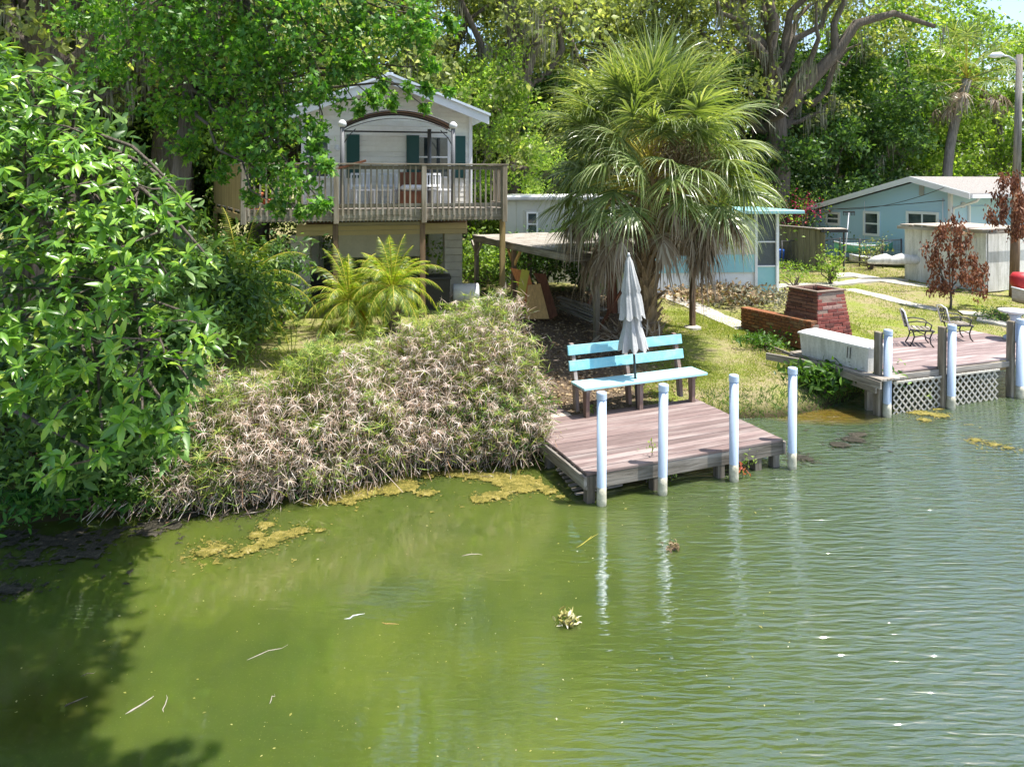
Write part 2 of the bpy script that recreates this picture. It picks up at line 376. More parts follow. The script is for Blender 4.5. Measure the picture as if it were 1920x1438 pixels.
LF = dict(
    cloth=leaf('awning cloth', [(0, (.20,.16,.14)), (1, (.22,.18,.155))], .5, .8, .1, (.8,.75,.7)),
    front=leaf('glossy green leaf', [(0, (.06,.15,.020)), (.35, (.12,.26,.030)), (.72, (.20,.38,.045)), (.92, (.32,.48,.06)), (1, (.44,.50,.07))], .32, .30, .6),
    maple=leaf('bright maple leaf', [(0, (.05,.15,.022)), (.5, (.11,.27,.035)), (.85, (.20,.38,.05)), (1, (.36,.50,.10))], .45, .45, .5, (1.0,1.2,.35), 1.2),
    oak=leaf('olive oak leaf', [(0, (.10,.14,.045)), (.5, (.23,.28,.09)), (.85, (.38,.43,.15)), (1, (.55,.58,.28))], .45, .45, .5, (1.1,1.2,.4), .35),
    light=leaf('light green leaf', [(0, (.10,.19,.03)), (.5, (.22,.34,.055)), (.85, (.35,.47,.09)), (1, (.50,.60,.17))], .5, .5, .4, (1.0,1.15,.4), .35),
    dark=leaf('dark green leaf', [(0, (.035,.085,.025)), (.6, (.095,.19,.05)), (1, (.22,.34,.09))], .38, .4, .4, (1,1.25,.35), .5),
    mid=leaf('mid green leaf', [(0, (.07,.14,.03)), (.5, (.16,.27,.05)), (.85, (.27,.39,.08)), (1, (.40,.50,.14))], .46, .45, .4, (1,1.3,.3), .4),
    moss=leaf('spanish moss', [(0, (.14,.145,.10)), (.5, (.22,.22,.16)), (1, (.32,.31,.24))], .25, .9, .1, (1,1,.8)),
    palm=leaf('sabal palm blade', [(0, (.09,.14,.045)), (.4, (.18,.25,.08)), (.75, (.30,.36,.15)), (1, (.56,.57,.38))], .32, .32, .8, (1.1,1.2,.3)),
    palm_dead=leaf('dead palm blade', [(0, (.16,.11,.07)), (.5, (.32,.25,.18)), (1, (.54,.48,.40))], .2, .7, .2, (1,.9,.7)),
    date=leaf('date palm leaflet', [(0, (.11,.21,.02)), (.5, (.23,.34,.03)), (.85, (.38,.44,.06)), (1, (.56,.55,.18))], .42, .38, .5, (1.1,1.2,.2)),
    areca=leaf('areca palm leaflet', [(0, (.08,.15,.018)), (.5, (.17,.25,.025)), (1, (.30,.33,.04))], .42, .4, .4, (1.1,1.2,.2)),  # deeper green of the feather palms
    orange=leaf('dying frond leaflet', [(0, (.38,.17,.02)), (1, (.60,.34,.05))], .3, .6, .3, (1.1,.9,.3)),
    sedge=leaf('green sedge blade', [(0, (.08,.16,.03)), (.5, (.20,.29,.05)), (.8, (.36,.42,.09)), (1, (.52,.52,.16))], .35, .5, .4),
    sedge_dry=leaf('dry sedge blade', [(0, (.26,.18,.14)), (.35, (.47,.38,.32)), (.7, (.64,.56,.50)), (.9, (.78,.73,.68)), (1, (.48,.27,.15))], .3, .75, .2, (1,.9,.7)),
    stalk=leaf('dry sedge stalk', [(0, (.20,.14,.08)), (.6, (.36,.28,.18)), (1, (.50,.43,.32))], .0, .75, .2),
    grass=leaf('grass blade', [(0, (.12,.17,.03)), (.45, (.23,.30,.05)), (.75, (.34,.39,.08)), (1, (.52,.48,.22))], .35, .6, .25, (1.1,1.15,.3)),
    lush=leaf('lush grass blade', [(0, (.03,.08,.012)), (.6, (.07,.16,.022)), (1, (.13,.24,.035))], .35, .5, .3),
    brown=leaf('dead brown leaf', [(0, (.10,.04,.025)), (.5, (.21,.085,.05)), (.85, (.33,.16,.10)), (1, (.44,.26,.18))], .25, .7, .25, (1,.8,.5)),
    litter=leaf('fallen leaf', [(0, (.10,.065,.04)), (.5, (.25,.17,.10)), (1, (.46,.36,.22))], .1, .9, .2),
    flot=leaf('floating leaf', [(0, (.14,.13,.03)), (.4, (.26,.24,.06)), (.8, (.40,.37,.16)), (.96, (.60,.58,.45)), (1, (.45,.15,.04))], .1, .6, .3),
    pink=leaf('pink bract', [(0, (.45,.02,.10)), (1, (.65,.06,.18))], .3, .6, .3, (1,.4,.5)),
    fern=leaf('fern leaflet', [(0, (.02,.08,.015)), (.6, (.045,.16,.028)), (1, (.10,.26,.04))], .35, .5, .3),
    redl=leaf('red leaf', [(0, (.28,.05,.03)), (1, (.42,.14,.05))], .3, .6, .3, (1,.6,.3)),
)
def m_algae():
    m = N('yellow algae'); v = m.coord(); a = m.noise(v, 11, 6, .75, .8); b = m.noise(v, 70, 4, .7)
    c = m.ramp(m.math('ADD', m.math('MULTIPLY', a, .6), m.math('MULTIPLY', b, .4)), [(.36, (.05,.06,.010)), (.45, (.15,.14,.022)), (.54, (.31,.255,.05)), (.66, (.54,.47,.25))])
    return m.done(m.bsdf(c, .75, .3, m.bump(m.math('ADD', a, b), .03)).outputs[0])
MT['algae'] = m_algae()
def m_debris():
    m = N('dark floating debris'); v = m.coord(); a = m.noise(m.mapping(v, (2,6,1)), 2, 6, .75, .6); b = m.noise(v, 45, 4, .7)
    c = m.ramp(m.math('ADD', m.math('MULTIPLY', a, .6), m.math('MULTIPLY', b, .4)), [(.36, (.012,.014,.008)), (.5, (.045,.04,.026)), (.7, (.16,.14,.10))])
    return m.done(m.bsdf(c, .8, .3, m.bump(m.math('ADD', a, b), .03)).outputs[0])
MT['debris'] = m_debris()

# ------------------------------------------------------------------ ground and water
def build_ground():
    xs = np.concatenate([-np.geomspace(400, 16, 26), np.arange(-15, 24, .17), np.geomspace(24.2, 400, 26)])
    ys = np.concatenate([np.linspace(-300, 3, 12), np.arange(3.4, 34, .17), np.geomspace(34.2, 900, 30)])
    X, Y = np.meshgrid(xs, ys); Z = gh(X, Y)
    Z = np.where(shore_d(X, Y) > .2, Z+rng.normal(size=Z.shape)*.006, Z)
    n, k = X.shape; V = np.stack([X, Y, Z], -1).reshape(-1, 3); i = np.arange(n*k).reshape(n, k)
    Fc = np.stack([i[:-1,:-1], i[:-1,1:], i[1:,1:], i[1:,:-1]], -1).reshape(-1, 4)
    o = bpy.data.objects.new('ground', npmesh('ground', V, Fc, MT['ground'], True)); link(o); o['kind'] = 'structure'
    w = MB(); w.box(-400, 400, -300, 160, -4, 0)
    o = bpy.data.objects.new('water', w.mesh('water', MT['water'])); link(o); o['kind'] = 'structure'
build_ground()
def ribbon(name, pts, w, mat, thick=.05, label=None):
    """a slab path following the ground"""
    pts = [Vector((p.x, p.y)) for p in pts]; out = []
    for a, b in zip(pts[:-1], pts[1:]):
        n = max(2, int((b-a).length/.25)); out += [a.lerp(b, i/n) for i in range(n)]
    out.append(pts[-1]); m = MB(); vs = []; fs = []
    for i, p in enumerate(out):
        t = (out[min(i+1, len(out)-1)]-out[max(0, i-1)]).normalized(); nn = Vector((-t.y, t.x)); ww = w*(1+.06*math.sin(i*1.7))
        for sgn in (-1, 1):
            q = p+nn*ww/2*sgn; z = gz(p.x, p.y)
            vs += [(q.x, q.y, z+thick*.5), (q.x, q.y, z-.1)]
    for i in range(len(out)-1):
        a = i*4; b = a+4; fs += [(a, a+2, b+2, b), (a, b, b+1, a+1), (a+2, a+3, b+3, b+2)]
    m.add(vs, fs); o = bpy.data.objects.new(name, m.mesh(name, mat)); link(o); o['kind'] = 'structure'; return o
ribbon('path', [G(1190,538), G(1262,560), G(1330,588), G(1400,618)], .55, MT['concrete'])
ribbon('path', [G(1205,556), G(1330,545), G(1440,539), G(1560,533), G(1690,524)], .55, MT['concrete'])
ribbon('path', [G(1578,513), G(1640,524), G(1700,533), G(1790,543)], .7, MT['concrete'])
ribbon('path', [G(1590,543), G(1680,565), G(1760,582)], .5, MT['concrete'])
for a, b, c, d in [(1800,588,1850,592), (1832,600,1900,612), (1560,520,1600,518)]:
    ribbon('path', [G(a,b), G(c,d)], .5, MT['concrete'], .08)

# ------------------------------------------------------------------ near dock
ANG = math.radians(23)
U = Vector((math.cos(ANG), math.sin(ANG), 0)); Vv = Vector((-math.sin(ANG), math.cos(ANG), 0))
DZ = .375
FL = P(1101, 887, DZ)
dock = thing('dock', 'low mauve-stained plank dock with the aqua bench and closed parasol on it', 'dock', (FL.x, FL.y, 0), math.radians(22))
n = 14; bw = 1.98/n
for i in range(n):
    part('deck_board', board(3.03, bw-.013, .035, MT['deck']), dock, (1.515+random.uniform(-.006,.006), bw*(i+.5), DZ-.018+random.uniform(-.002,.002)), (0, 0, random.uniform(-.0012,.0012)))
for i in range(8):
    pale = i in (0, 3)
    part('deck_board', board(1.25, bw-.006, .035, MT['pale' if pale else 'deck']), dock, (.17, 1.98+bw*(i+.5)+.004, DZ-.016), None, 'pale unpainted walkway board' if pale else None)
part('fascia', board(3.05, .045, .17, MT['dockwood']), dock, (1.51, .032, DZ-.125))
part('fascia', board(2.9, .04, .17, MT['dockwood']), dock, (1.55, .30, DZ-.16))
part('side_fascia', board(3.1, .045, .15, MT['dockwood']), dock, (-.024, 1.55, DZ-.12), (0, 0, PI/2))
part('side_fascia', board(1.96, .045, .17, MT['grey']), dock, (3.054, .98, DZ-.125), (0, 0, PI/2))
for x, y in [(.06, .06), (1.0, .07), (2.0, .07), (2.92, .07), (.06, 1.2), (2.92, 1.1), (2.62, .08)]:
    part('post', board(.11, .11, 1.1, MT['dockwoodz'], .006), dock, (x, y, DZ-.05-.55))
for i in range(7):
    part('under_slat', board(.7, .05, .025, MT['grey']), dock, (.30+.01*i, .25+i*.11, .035+.006*i), (0, .03, .1))
def piling(px, py, h, label, group, r=.058, wood_back=False, lean=0.0):
    p = P(px, py); t = thing('piling', label, 'piling', (p.x, p.y, 0), ANG, group); t.rotation_euler = (0, lean, ANG)
    m = MB(); m.lathe([(r, -.9), (r, 0), (r, h-.075)], 20); part('sleeve', m.mesh('sleeve', MT['pvc'], True), t)
    m = MB(); m.lathe([(r*1.10, h-.085), (r*1.10, h-.018), (r*1.02, h-.004), (r*.6, h+.004)], 20); part('cap', m.mesh('cap', MT['pvc'], False), t)
    m = MB(); m.lathe([(r*1.015, -.05), (r*1.03, .06), (r*1.02, .13), (r*1.006, .22)], 20); part('stained_foot', m.mesh('stained_foot', MT['pvc_foot'], True), t)
    if wood_back:
        part('timber_pile', board(.085, .12, h+.70, MT['greyz'], .01), t, (-.070, .125, (h-.75)/2-.03))
    return t
GP = 'capped plastic pilings at the near dock'
piling(1128, 946, 1.36, 'white capped piling at the near left corner of the low dock', GP)
piling(1242, 926, 1.37, 'white capped piling second from left on the low dock, beside a dock seedling', GP, lean=.012)
piling(1376, 901, 1.38, 'white capped piling with red leaved weed at its foot', GP)
piling(1485, 878, 1.37, 'white capped piling at the right corner of the low dock', GP, lean=.008)
GP = 'timber backed pilings of the lattice dock'
piling(1663, 781, 1.44, 'white sleeved piling with dark timber beside the white dock box', GP, .065, True, .02)
piling(1783, 766, 1.44, 'white sleeved piling with dark timber between the two lattice panels', GP, .065, True, .02)
piling(1912, 746, 1.42, 'white sleeved piling at the far right end of the lattice', GP, .065, True, .02)

# bench
BZ = DZ
b0 = P(1076, 772, BZ)
bench = thing('bench', 'long aqua blue plank bench on brown legs at the back of the low dock', 'bench', (b0.x, b0.y, BZ), ANG)
Lb = 2.12
for k, x in enumerate((.06, 1.0, 1.98)):
    m = MB(); m.poly([(x-.03,-.02,0), (x-.03,.07,0), (x-.03,.12,.44), (x-.03,.23,1.0), (x-.03,.17,1.0), (x-.03,.03,.46)], (.06,0,0))
    part('back_leg', m.mesh('back_leg', MT['plum']), bench)
    m = MB(); m.poly([(x-.03,-.33,0), (x-.03,-.25,0), (x-.03,-.22,.43), (x-.03,-.34,.43)], (.06,0,0))
    part('front_leg', m.mesh('front_leg', MT['plum']), bench)
    m = MB(); m.box(x-.04, x+.04, -.36, .1, .38, .425); part('seat_bearer', m.mesh('seat_bearer', MT['plum']), bench)
for i, (z, y) in enumerate(((.93, .165), (.70, .12))):
    part('backrest_plank', board(Lb, .035, .15, MT['aqua']), bench, (Lb/2-.04, y-.035, z-.02), (.19*-1, 0, 0))
for i in range(2):
    part('seat_plank', board(Lb+.12, .205, .038, MT['aqua_pale']), bench, (Lb/2+.02, -.30+.215*i, .446), None)

# closed parasol
pu = P(1194, 765, BZ); pu.y -= .02
um = thing('parasol', 'folded grey white two tier parasol standing behind the aqua bench seat', 'parasol', (pu.x, pu.y, BZ)); um.rotation_euler = (.0, -.055, 0)
m = MB(); m.tube([(0,0,0), (0,0,2.36)], .02, 10); part('pole', m.mesh('pole', MT['dark'], True), um)
def canopy(prof, fold, amp, n=96, tw=.5):
    m = MB(); vs = []; fs = []
    for i, (r, z) in enumerate(prof):
        for k in range(n):
            q = 2*PI*k/n; a = amp*min(1, r/.1)
            rr = r*(1+a*math.cos(fold*q+tw*z*2+.6*math.sin(2*q))+a*.4*math.cos((fold*2+1)*q+z*5))
            zz = z-(.035*math.cos(fold*q+.8) if i == 0 else 0)
            vs.append((rr*math.cos(q), rr*math.sin(q), zz))
    for i in range(len(prof)-1):
        for k in range(n): fs.append((i*n+k, i*n+(k+1) % n, (i+1)*n+(k+1) % n, (i+1)*n+k))
    m.add(vs, fs); return m
m = canopy([(.20,.93), (.17,1.08), (.125,1.25), (.10,1.42), (.11,1.55)], 8, .20); part('lower_canopy', m.mesh('lower_canopy', MT['canvas'], True), um)
m = canopy([(.175,1.42), (.16,1.50), (.15,1.62), (.135,1.74), (.115,1.80), (.13,1.84), (.10,2.0), (.075,2.15), (.055,2.28), (.022,2.36)], 7, .17); part('upper_canopy', m.mesh('upper_canopy', MT['canvas'], True), um)
m = MB(); m.lathe([(.02, 2.34), (.028, 2.38), (.012, 2.42)], 12); part('finial', m.mesh('finial', MT['alu'], True), um)

# ------------------------------------------------------------------ right dock
RZ = .68
r0 = P(1663, 781); R0 = Vector((r0.x+.06, r0.y+.16, 0)); RA = math.radians(19.5)
rd = thing('dock', 'raised mauve plank dock with diagonal lattice skirt at the right', 'dock', (R0.x, R0.y, 0), RA)
n = 14; bw = 2.0/n
for i in range(n):
    part('deck_board', board(4.6, bw-.013, .035, MT['deck2']), rd, (2.3, bw*(i+.5), RZ-.018+random.uniform(-.002,.002)))
part('fascia', board(4.6, .04, .10, MT['grey']), rd, (2.3, -.022, RZ-.088))
part('side_fascia', board(2.2, .05, .13, MT['grey']), rd, (-.42, .9, RZ-.085), (0, 0, math.radians(115)))
for x, y in [(.1,1.6), (2.2,1.7), (4.3,1.7), (-.3,1.4)]:
    part('post', board(.1, .1, 1.2, MT['greyz'], .005), rd, (x, y, RZ-.65))
def lattice(x0, x1):
    z0, z1 = -.04, RZ-.14; h = z1-z0; w = .028; s = .098
    for sg in (1, -1):
        k = 0; x = x0-h
        while x < x1:
            a0 = (x, z0); a1 = (x+h, z1)
            t0 = max(0, (x0-x)/h); t1 = min(1, (x1-x)/h)
            if t1-t0 > .08:
                pa = [(x+h*t0, z0+h*t0), (x+h*t1, z0+h*t1)]
                if sg < 0: pa = [(x0+x1-p[0], p[1]) for p in pa]
                (ax, az), (bx, bz) = pa; L = math.hypot(bx-ax, bz-az)
                part('lattice_slat', board(L, .007, w, MT['white_wood'], 0), rd, ((ax+bx)/2, -.062-(0 if sg > 0 else .0075), (az+bz)/2), (0, -math.atan2(bz-az, bx-ax), 0))
            x += s*1.42
lattice(.10, 1.20); lattice(1.42, 2.55)
for x0, x1 in ((.08,1.22), (1.40,2.57)):
    part('lattice_trim', board(x1-x0, .02, .035, MT['white_wood']), rd, ((x0+x1)/2, -.085, RZ-.15))
# side platform carrying the dock box
plat = thing('side_platform', 'grey timber ledge under the white dock box, reaching to the brick wall', 'platform', (0,0,0))
q0 = P(1480, 662, .64); q1 = P(1652, 716, .64)
dv = (q1-q0); L = dv.length; an = math.atan2(dv.y, dv.x)
nrm = Vector((-dv.y, dv.x, 0)).normalized()
for i in range(4):
    c = (q0+q1)/2+nrm*(.07+.145*i); part('plank', board(L, .138, .035, MT['grey']), plat, (c.x, c.y, .655), (0,0,an))
c = (q0+q1)/2; part('joist', board(L, .045, .12, MT['grey']), plat, (c.x, c.y, .578), (0,0,an))
part('joist', board(L*.9, .045, .09, MT['grey']), plat, (c.x+.06, c.y+.1, .47), (0,.04,an))
for t in (.3, .75):
    c = q0.lerp(q1, t)+nrm*.3; part('post', board(.1,.1,1.3, MT['greyz'], .005), plat, (c.x, c.y, -.02))
# dock box
c1 = P(1499, 665, .675); c2 = P(1628, 699, .675); dv = c2-c1; L = dv.length; an = math.atan2(dv.y, dv.x)
db = thing('dock_box', 'stained white dock storage box with overhanging lid beside the brick barbecue', 'storage box', (c1.x, c1.y, .675), an)
m = MB(); b = .035; wd = .44; m.add([(.03,.03,0), (L-.03,.03,0), (L-.03,wd-.03,0), (.03,wd-.03,0), (0,0,.40), (L,0,.40), (L,wd,.40), (0,wd,.40)], [(0,3,2,1), (4,5,6,7), (0,1,5,4), (1,2,6,5), (2,3,7,6), (3,0,4,7)])
part('body', m.mesh('body', MT['boxw']), db)
m = MB(); o = .025
m.add([(-o,-o,.395), (L+o,-o,.395), (L+o,wd+o,.395), (-o,wd+o,.395), (-o,-o,.425), (L+o,-o,.425), (L+o,wd+o,.425), (-o,wd+o,.425), (.06,.07,.475), (L-.06,.07,.475), (L-.06,wd-.07,.475), (.06,wd-.07,.475)],
      [(0,3,2,1), (0,1,5,4), (1,2,6,5), (2,3,7,6), (3,0,4,7), (4,5,9,8), (5,6,10,9), (6,7,11,10), (7,4,8,11), (8,9,10,11)])
part('lid', m.mesh('lid', MT['boxlid']), db)
for k in (.72, .76): part('drip_strap', board(.012, .006, .2, MT['dark'], 0), db, (L*k, -.006, .26), (.06,.12,0))

# garden chairs on the right dock
def chair_parts(t):
    for s in (-1, 1):
        y = s*.24; m = MB()
        m.tube([(-.22,y,0), (-.17,y,.10), (-.13,y,.22), (-.16,y,.36), (-.22,y,.40)], .016, 7)
        m.tube([(.26,y,0), (.20,y,.08), (.18,y,.2), (.22,y,.33), (.26,y,.38)], .016, 7)
        m.tube([(-.24,y,.38), (.0,y,.375), (.28,y,.38)], .016, 7)
        m.tube([(-.13,y,.22), (.02,y,.27), (.18,y,.2)], .011, 6)
        part('side_frame', m.mesh('side_frame', MT['dark'], True), t)
        m = MB(); m.tube([(-.27,y,.56), (-.08,y,.60), (.14,y,.58), (.22,y,.52), (.20,y,.44), (.18,y,.38)], .015, 7); part('arm', m.mesh('arm', MT['dark'], True), t)
    for i in range(5): part('seat_slat', board(.07, .5, .018, MT['grey']), t, (-.16+i*.095, 0, .40))
    m = MB()
    m.tube([(-.23,-.24,.38), (-.33,-.25,.80), (-.335,0,.84), (-.33,.25,.80), (-.23,.24,.38)], .017, 7); part('back_frame', m.mesh('back_frame', MT['whitep'], True), t)
    m = MB()
    def bx(y, z): return (-.23-(z-.38)*.23, y, z)
    for cy, cz, r in ((0,.62,.075), (-.11,.62,.06), (.11,.62,.06), (0,.74,.05), (0,.5,.05), (-.12,.74,.05), (.12,.74,.05), (-.12,.5,.05), (.12,.5,.05)):
        m.tube([bx(cy+r*math.cos(q*PI/6), cz+r*math.sin(q*PI/6)) for q in range(13)], .008, 5, False)
    part('back_scroll', m.mesh('back_scroll', MT['dark'], True), t)
pc = P(1722, 646, RZ); ch = thing('garden_chair', 'iron garden chair with slatted seat nearer the white dock box', 'chair', (pc.x, pc.y, RZ), math.radians(-18), 'iron garden chairs on the raised dock'); ch.scale = (.86,.86,.82)
chair_parts(ch)
pc = P(1793, 636, RZ)
c2 = ch.copy(); link(c2); c2.location = (pc.x, pc.y, RZ); c2.rotation_euler = (0,0,math.radians(-8)); c2['label'] = 'iron garden chair with slatted seat in the middle of the raised dock'
for k in list(ch.children):
    d = k.copy(); link(d, c2)
# bird bath at far right
pb = P(1903, 636, RZ+.01)
bb = thing('pedestal_table', 'pale blue white round pedestal at the right edge behind the lattice dock', 'pedestal', (pb.x, pb.y, RZ))
m = MB(); m.lathe([(.21,0), (.20,.06), (.10,.12), (.07,.3), (.09,.46), (.12,.52)], 20); part('stem', m.mesh('stem', MT['pvc'], True), bb)
m = MB(); m.lathe([(.1,.52), (.28,.56), (.30,.60), (.27,.605), (.05,.58)], 24); part('bowl', m.mesh('bowl', MT['whitep'], True), bb)

# ------------------------------------------------------------------ brick barbecue and wall
bq = G(1533, 668); 
bbq = thing('brick_barbecue', 'tapering red brick barbecue with square open top', 'barbecue', (bq.x, bq.y, gz(bq.x, bq.y)-.05), math.radians(24))
BW, BD, BH = 1.08, 1.0, 1.30; TW = .76
m = MB(); i_ = .03
m.add([(i_,i_,0), (BW-i_,i_,0), (BW-i_,BD-i_,0), (i_,BD-i_,0), ((BW-TW)/2+i_,(BD-TW)/2+i_,BH-.02), ((BW+TW)/2-i_,(BD-TW)/2+i_,BH-.02), ((BW+TW)/2-i_,(BD+TW)/2-i_,BH-.02), ((BW-TW)/2+i_,(BD+TW)/2-i_,BH-.02)],
      [(0,1,5,4), (1,2,6,5), (2,3,7,6), (3,0,4,7)])
part('mortar_core', m.mesh('mortar_core', MT['mortar'], fix=False), bbq)
m = MB(); m.box((BW-TW)/2+.09, (BW+TW)/2-.09, (BD-TW)/2+.09, (BD+TW)/2-.09, BH-.25, BH-.1); part('soot_bed', m.mesh('soot_bed', MT['ember']), bbq)
rows = 18; rh = BH/rows
for r in range(rows):
    t = (r+.5)/rows; w = BW+(TW-BW)*t; o = (BW-w)/2
    nb = 4 if w > .9 else 3
    for side in range(4):
        L = w; bl = L/nb; off = (bl/2 if r % 2 else 0)
        for k in range(nb+(1 if off else 0)):
            a = k*bl-off; b = a+bl; a = max(a, 0); b = min(b, L)
            if b-a < .03: continue
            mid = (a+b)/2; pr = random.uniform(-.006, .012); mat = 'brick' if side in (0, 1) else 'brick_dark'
            me = board(round(b-a-.012, 2), .09, rh-.010, MT[mat], .004, 'brick')
            if side == 0: loc = (o+mid, o+.045-pr, rh*(r+.5)); rz = 0
            elif side == 1: loc = (o+w-.045+pr, o+mid, rh*(r+.5)); rz = PI/2
            elif side == 2: loc = (o+mid, o+w-.045+pr, rh*(r+.5)); rz = 0
            else: loc = (o+.045-pr, o+mid, rh*(r+.5)); rz = PI/2
            part('brick', me, bbq, loc, (random.uniform(-.01,.01), random.uniform(-.012,.012), rz+random.uniform(-.015,.015)))
for s in range(4):
    c = BW/2; q = TW/2-.01
    loc = [(c, c-q, BH+.012), (c+q, c, BH+.012), (c, c+q, BH+.012), (c-q, c, BH+.012)][s]
    part('rim_slab', board(TW+.06 if s % 2 == 0 else TW-.10, .09, .028, MT['mortar']), bbq, loc, (0,0,0 if s % 2 == 0 else PI/2))
wa = G(1389, 616); wb = G(1500, 662); wb = Vector((bq.x-.10, bq.y+.02, 0)); dv = Vector((wb.x-wa.x, wb.y-wa.y, 0)); L = dv.length
bwl = thing('brick_wall', 'low brown mossy brick wall running from the brick barbecue to the path', 'wall', (wa.x, wa.y, gz(wa.x, wa.y)-.12), math.atan2(dv.y, dv.x))
m = MB(); m.box(.01, L, .02, .20, 0, .52); part('mortar_core', m.mesh('mortar_core', MT['mortar']), bwl)
for r in range(8):
    x = -(.1 if r % 2 else 0)
    while x < L-.03:
        a = max(0, x); b = min(L, x+.205)
        if b-a > .04:
            part('brick', board(round(b-a-.011, 2), .10, .058, MT['brick_brown'], .004), bwl, ((a+b)/2, .045-random.uniform(0,.008), .035+r*.067), (0,0,random.uniform(-.012,.012)))
        x += .205
for k in range(int(L/.105)): part('cap_brick', board(.095, .22, .06, MT['brick_brown'], .004), bwl, (.05+k*.105, .10, .57), (0,random.uniform(-.02,.02),random.uniform(-.03,.03)))
for i in range(3):
    a = G(1420+i*9, 641+i*8); b = P(1485+i*3, 664+i*2, .66); m = MB(); m.tube([a+Vector((0,0,.03)), b], .014, 6)
    o = part('fallen_stick', m.mesh('fallen_stick', MT['grey'], True), None)
    tag(o, ['bare stick leaning on the ledge by the brick wall, uppermost', 'bare stick leaning on the ledge by the brick wall, middle', 'bare stick leaning on the ledge by the brick wall, lowest'][i], 'stick', 'sticks by the brick wall')

# ------------------------------------------------------------------ shelter (low open roof)
SZ = 2.42; sn = P(1066, 478, SZ); A24 = math.radians(24)
cp = thing('open_shelter', 'low flat roofed open timber shelter behind the palm', 'shelter', (sn.x, sn.y, 0), A24)
SWd, SD = 3.35, 5.3
m = MB(); nx, ny = 12, 16; vs = []; fs = []
for j in range(ny+1):
    for i in range(nx+1):
        vs.append((-.04+(SWd+.08)*i/nx, -.04+(SD+.08)*j/ny, SZ+.03+random.gauss(0,.006)))
for j in range(ny):
    for i in range(nx): a = j*(nx+1)+i; fs.append((a, a+1, a+nx+2, a+nx+1))
m.add(vs, fs); m.box(-.04, SWd+.04, -.04, SD+.04, SZ-.005, SZ+.015); part('roof_sheet', m.mesh('roof_sheet', MT['felt'], fix=False), cp)
part('beam', board(SWd, .05, .13, MT['grey']), cp, (SWd/2, .0, SZ-.075)); part('beam', board(SWd, .05, .13, MT['grey']), cp, (SWd/2, SD, SZ-.075))
part('beam', board(SD, .05, .13, MT['grey']), cp, (.0, SD/2, SZ-.075), (0,0,PI/2)); part('beam', board(SD, .05, .13, MT['grey']), cp, (SWd, SD/2, SZ-.075), (0,0,PI/2))
for i in range(8): part('rafter', board(SWd-.08, .04, .09, MT['grey']), cp, (SWd/2, .3+i*.66, SZ-.06))
part('roof_panel', board(1.4, .9, .02, MT['felt']), cp, (1.1, .9, SZ+.07), (.01,.02,.02))
part('roof_panel', board(1.2, 1.0, .02, MT['felt']), cp, (2.3, 2.9, SZ+.06), (.01,-.01,-.04))
def cpt(x, y): return sn+Vector((x*math.cos(A24)-y*math.sin(A24), x*math.sin(A24)+y*math.cos(A24), 0))
for k, (x, y, mt) in enumerate([(.72,.12,'greyz'), (3.17,.12,'brownz'), (.03,SD-.1,'greyz'), (.03,2.75,'brownz'), (3.2,SD-.1,'greyz'), (1.6,SD-.1,'greyz'), (3.2,2.7,'greyz')]):
    p = cpt(x, y); z = gz(p.x, p.y)-.1
    part('post', board(.105, .105, round(SZ-.12-z, 2), MT[mt], .006), cp, (x, y, (z+SZ-.12)/2))
    if k in (0, 3, 2):
        for s in (-1, 1): part('brace', board(.5, .04, .08, MT['grey' if k != 3 else 'amber']), cp, (x+s*.19 if k == 0 else x, y if k == 0 else y+s*.19, SZ-.32), (0, -s*PI/4, 0) if k == 0 else (0, -s*PI/4, PI/2))
p = cpt(3.17, .12); m = MB(); m.lathe([(.2,-.05), (.19,.04), (.1,.07)], 14, (p.x, p.y, gz(p.x, p.y)))
tag(part('post_footing', m.mesh('post_footing', MT['concrete']), None), 'round concrete footing at the foot of the right shelter post', 'footing')
m = MB(); p = D(1300, 530, 15.4); m.tube([(p.x,p.y,1.95), (p.x+.02,p.y,1.6), (p.x-.01,p.y,1.2), (p.x,p.y,.95)], .008, 5); 
tag(part('hanging_rope', m.mesh('hanging_rope', MT['dark']), None), 'thin dark rope hanging beside the right shelter post', 'rope')

# leaning boards and clutter under the shelter
def leaning(name, label, cat, pts, Y, mat, th=.02, back=.25):
    """flat panel whose outline stands at depth Y, top leaning back"""
    W3 = [D(a, b, Y) for a, b in pts]; zmin = min(p.z for p in W3); zmax = max(p.z for p in W3)
    W3 = [Vector((p.x, p.y+(p.z-zmin)/(zmax-zmin)*back, p.z)) for p in W3]
    m = MB(); m.poly(W3, (0, th, 0)); return tag(part(name, m.mesh(name, MT[mat]), None), label, cat)
leaning('plywood_sheet', 'orange plywood sheet leaning under the shelter, behind the olive board', 'plywood', [(957,505), (992,512), (1004,560), (988,575)], 16.3, 'ply')
t = thing('leaning_board', 'tall narrow board, olive painted above and bare amber below', 'board')
W_ = [D(a, b, 15.6) for a, b in [(978,505), (993,508), (983,562), (968,560)]]; m = MB(); m.poly(W_, (0,.02,0)); part('painted_upper', m.mesh('painted_upper', MT['olive']), t)
W_ = [D(a, b, 15.6) for a, b in [(968,560.5), (983,562.5), (974,598), (958,596)]]; m = MB(); m.poly(W_, (0,.02,0)); part('bare_lower', m.mesh('bare_lower', MT['amber']), t)
leaning('door_panel', 'amber brown door panel leaning in the middle of the board stack', 'panel', [(990,538), (1014,535), (1030,598), (985,598)], 16.0, 'amber')
leaning('plank_sheet', 'dark red brown sheet leaning at the right of the board stack', 'panel', [(1000,515), (1024,516), (1046,592), (1031,600), (1012,535)], 16.25, 'rust')
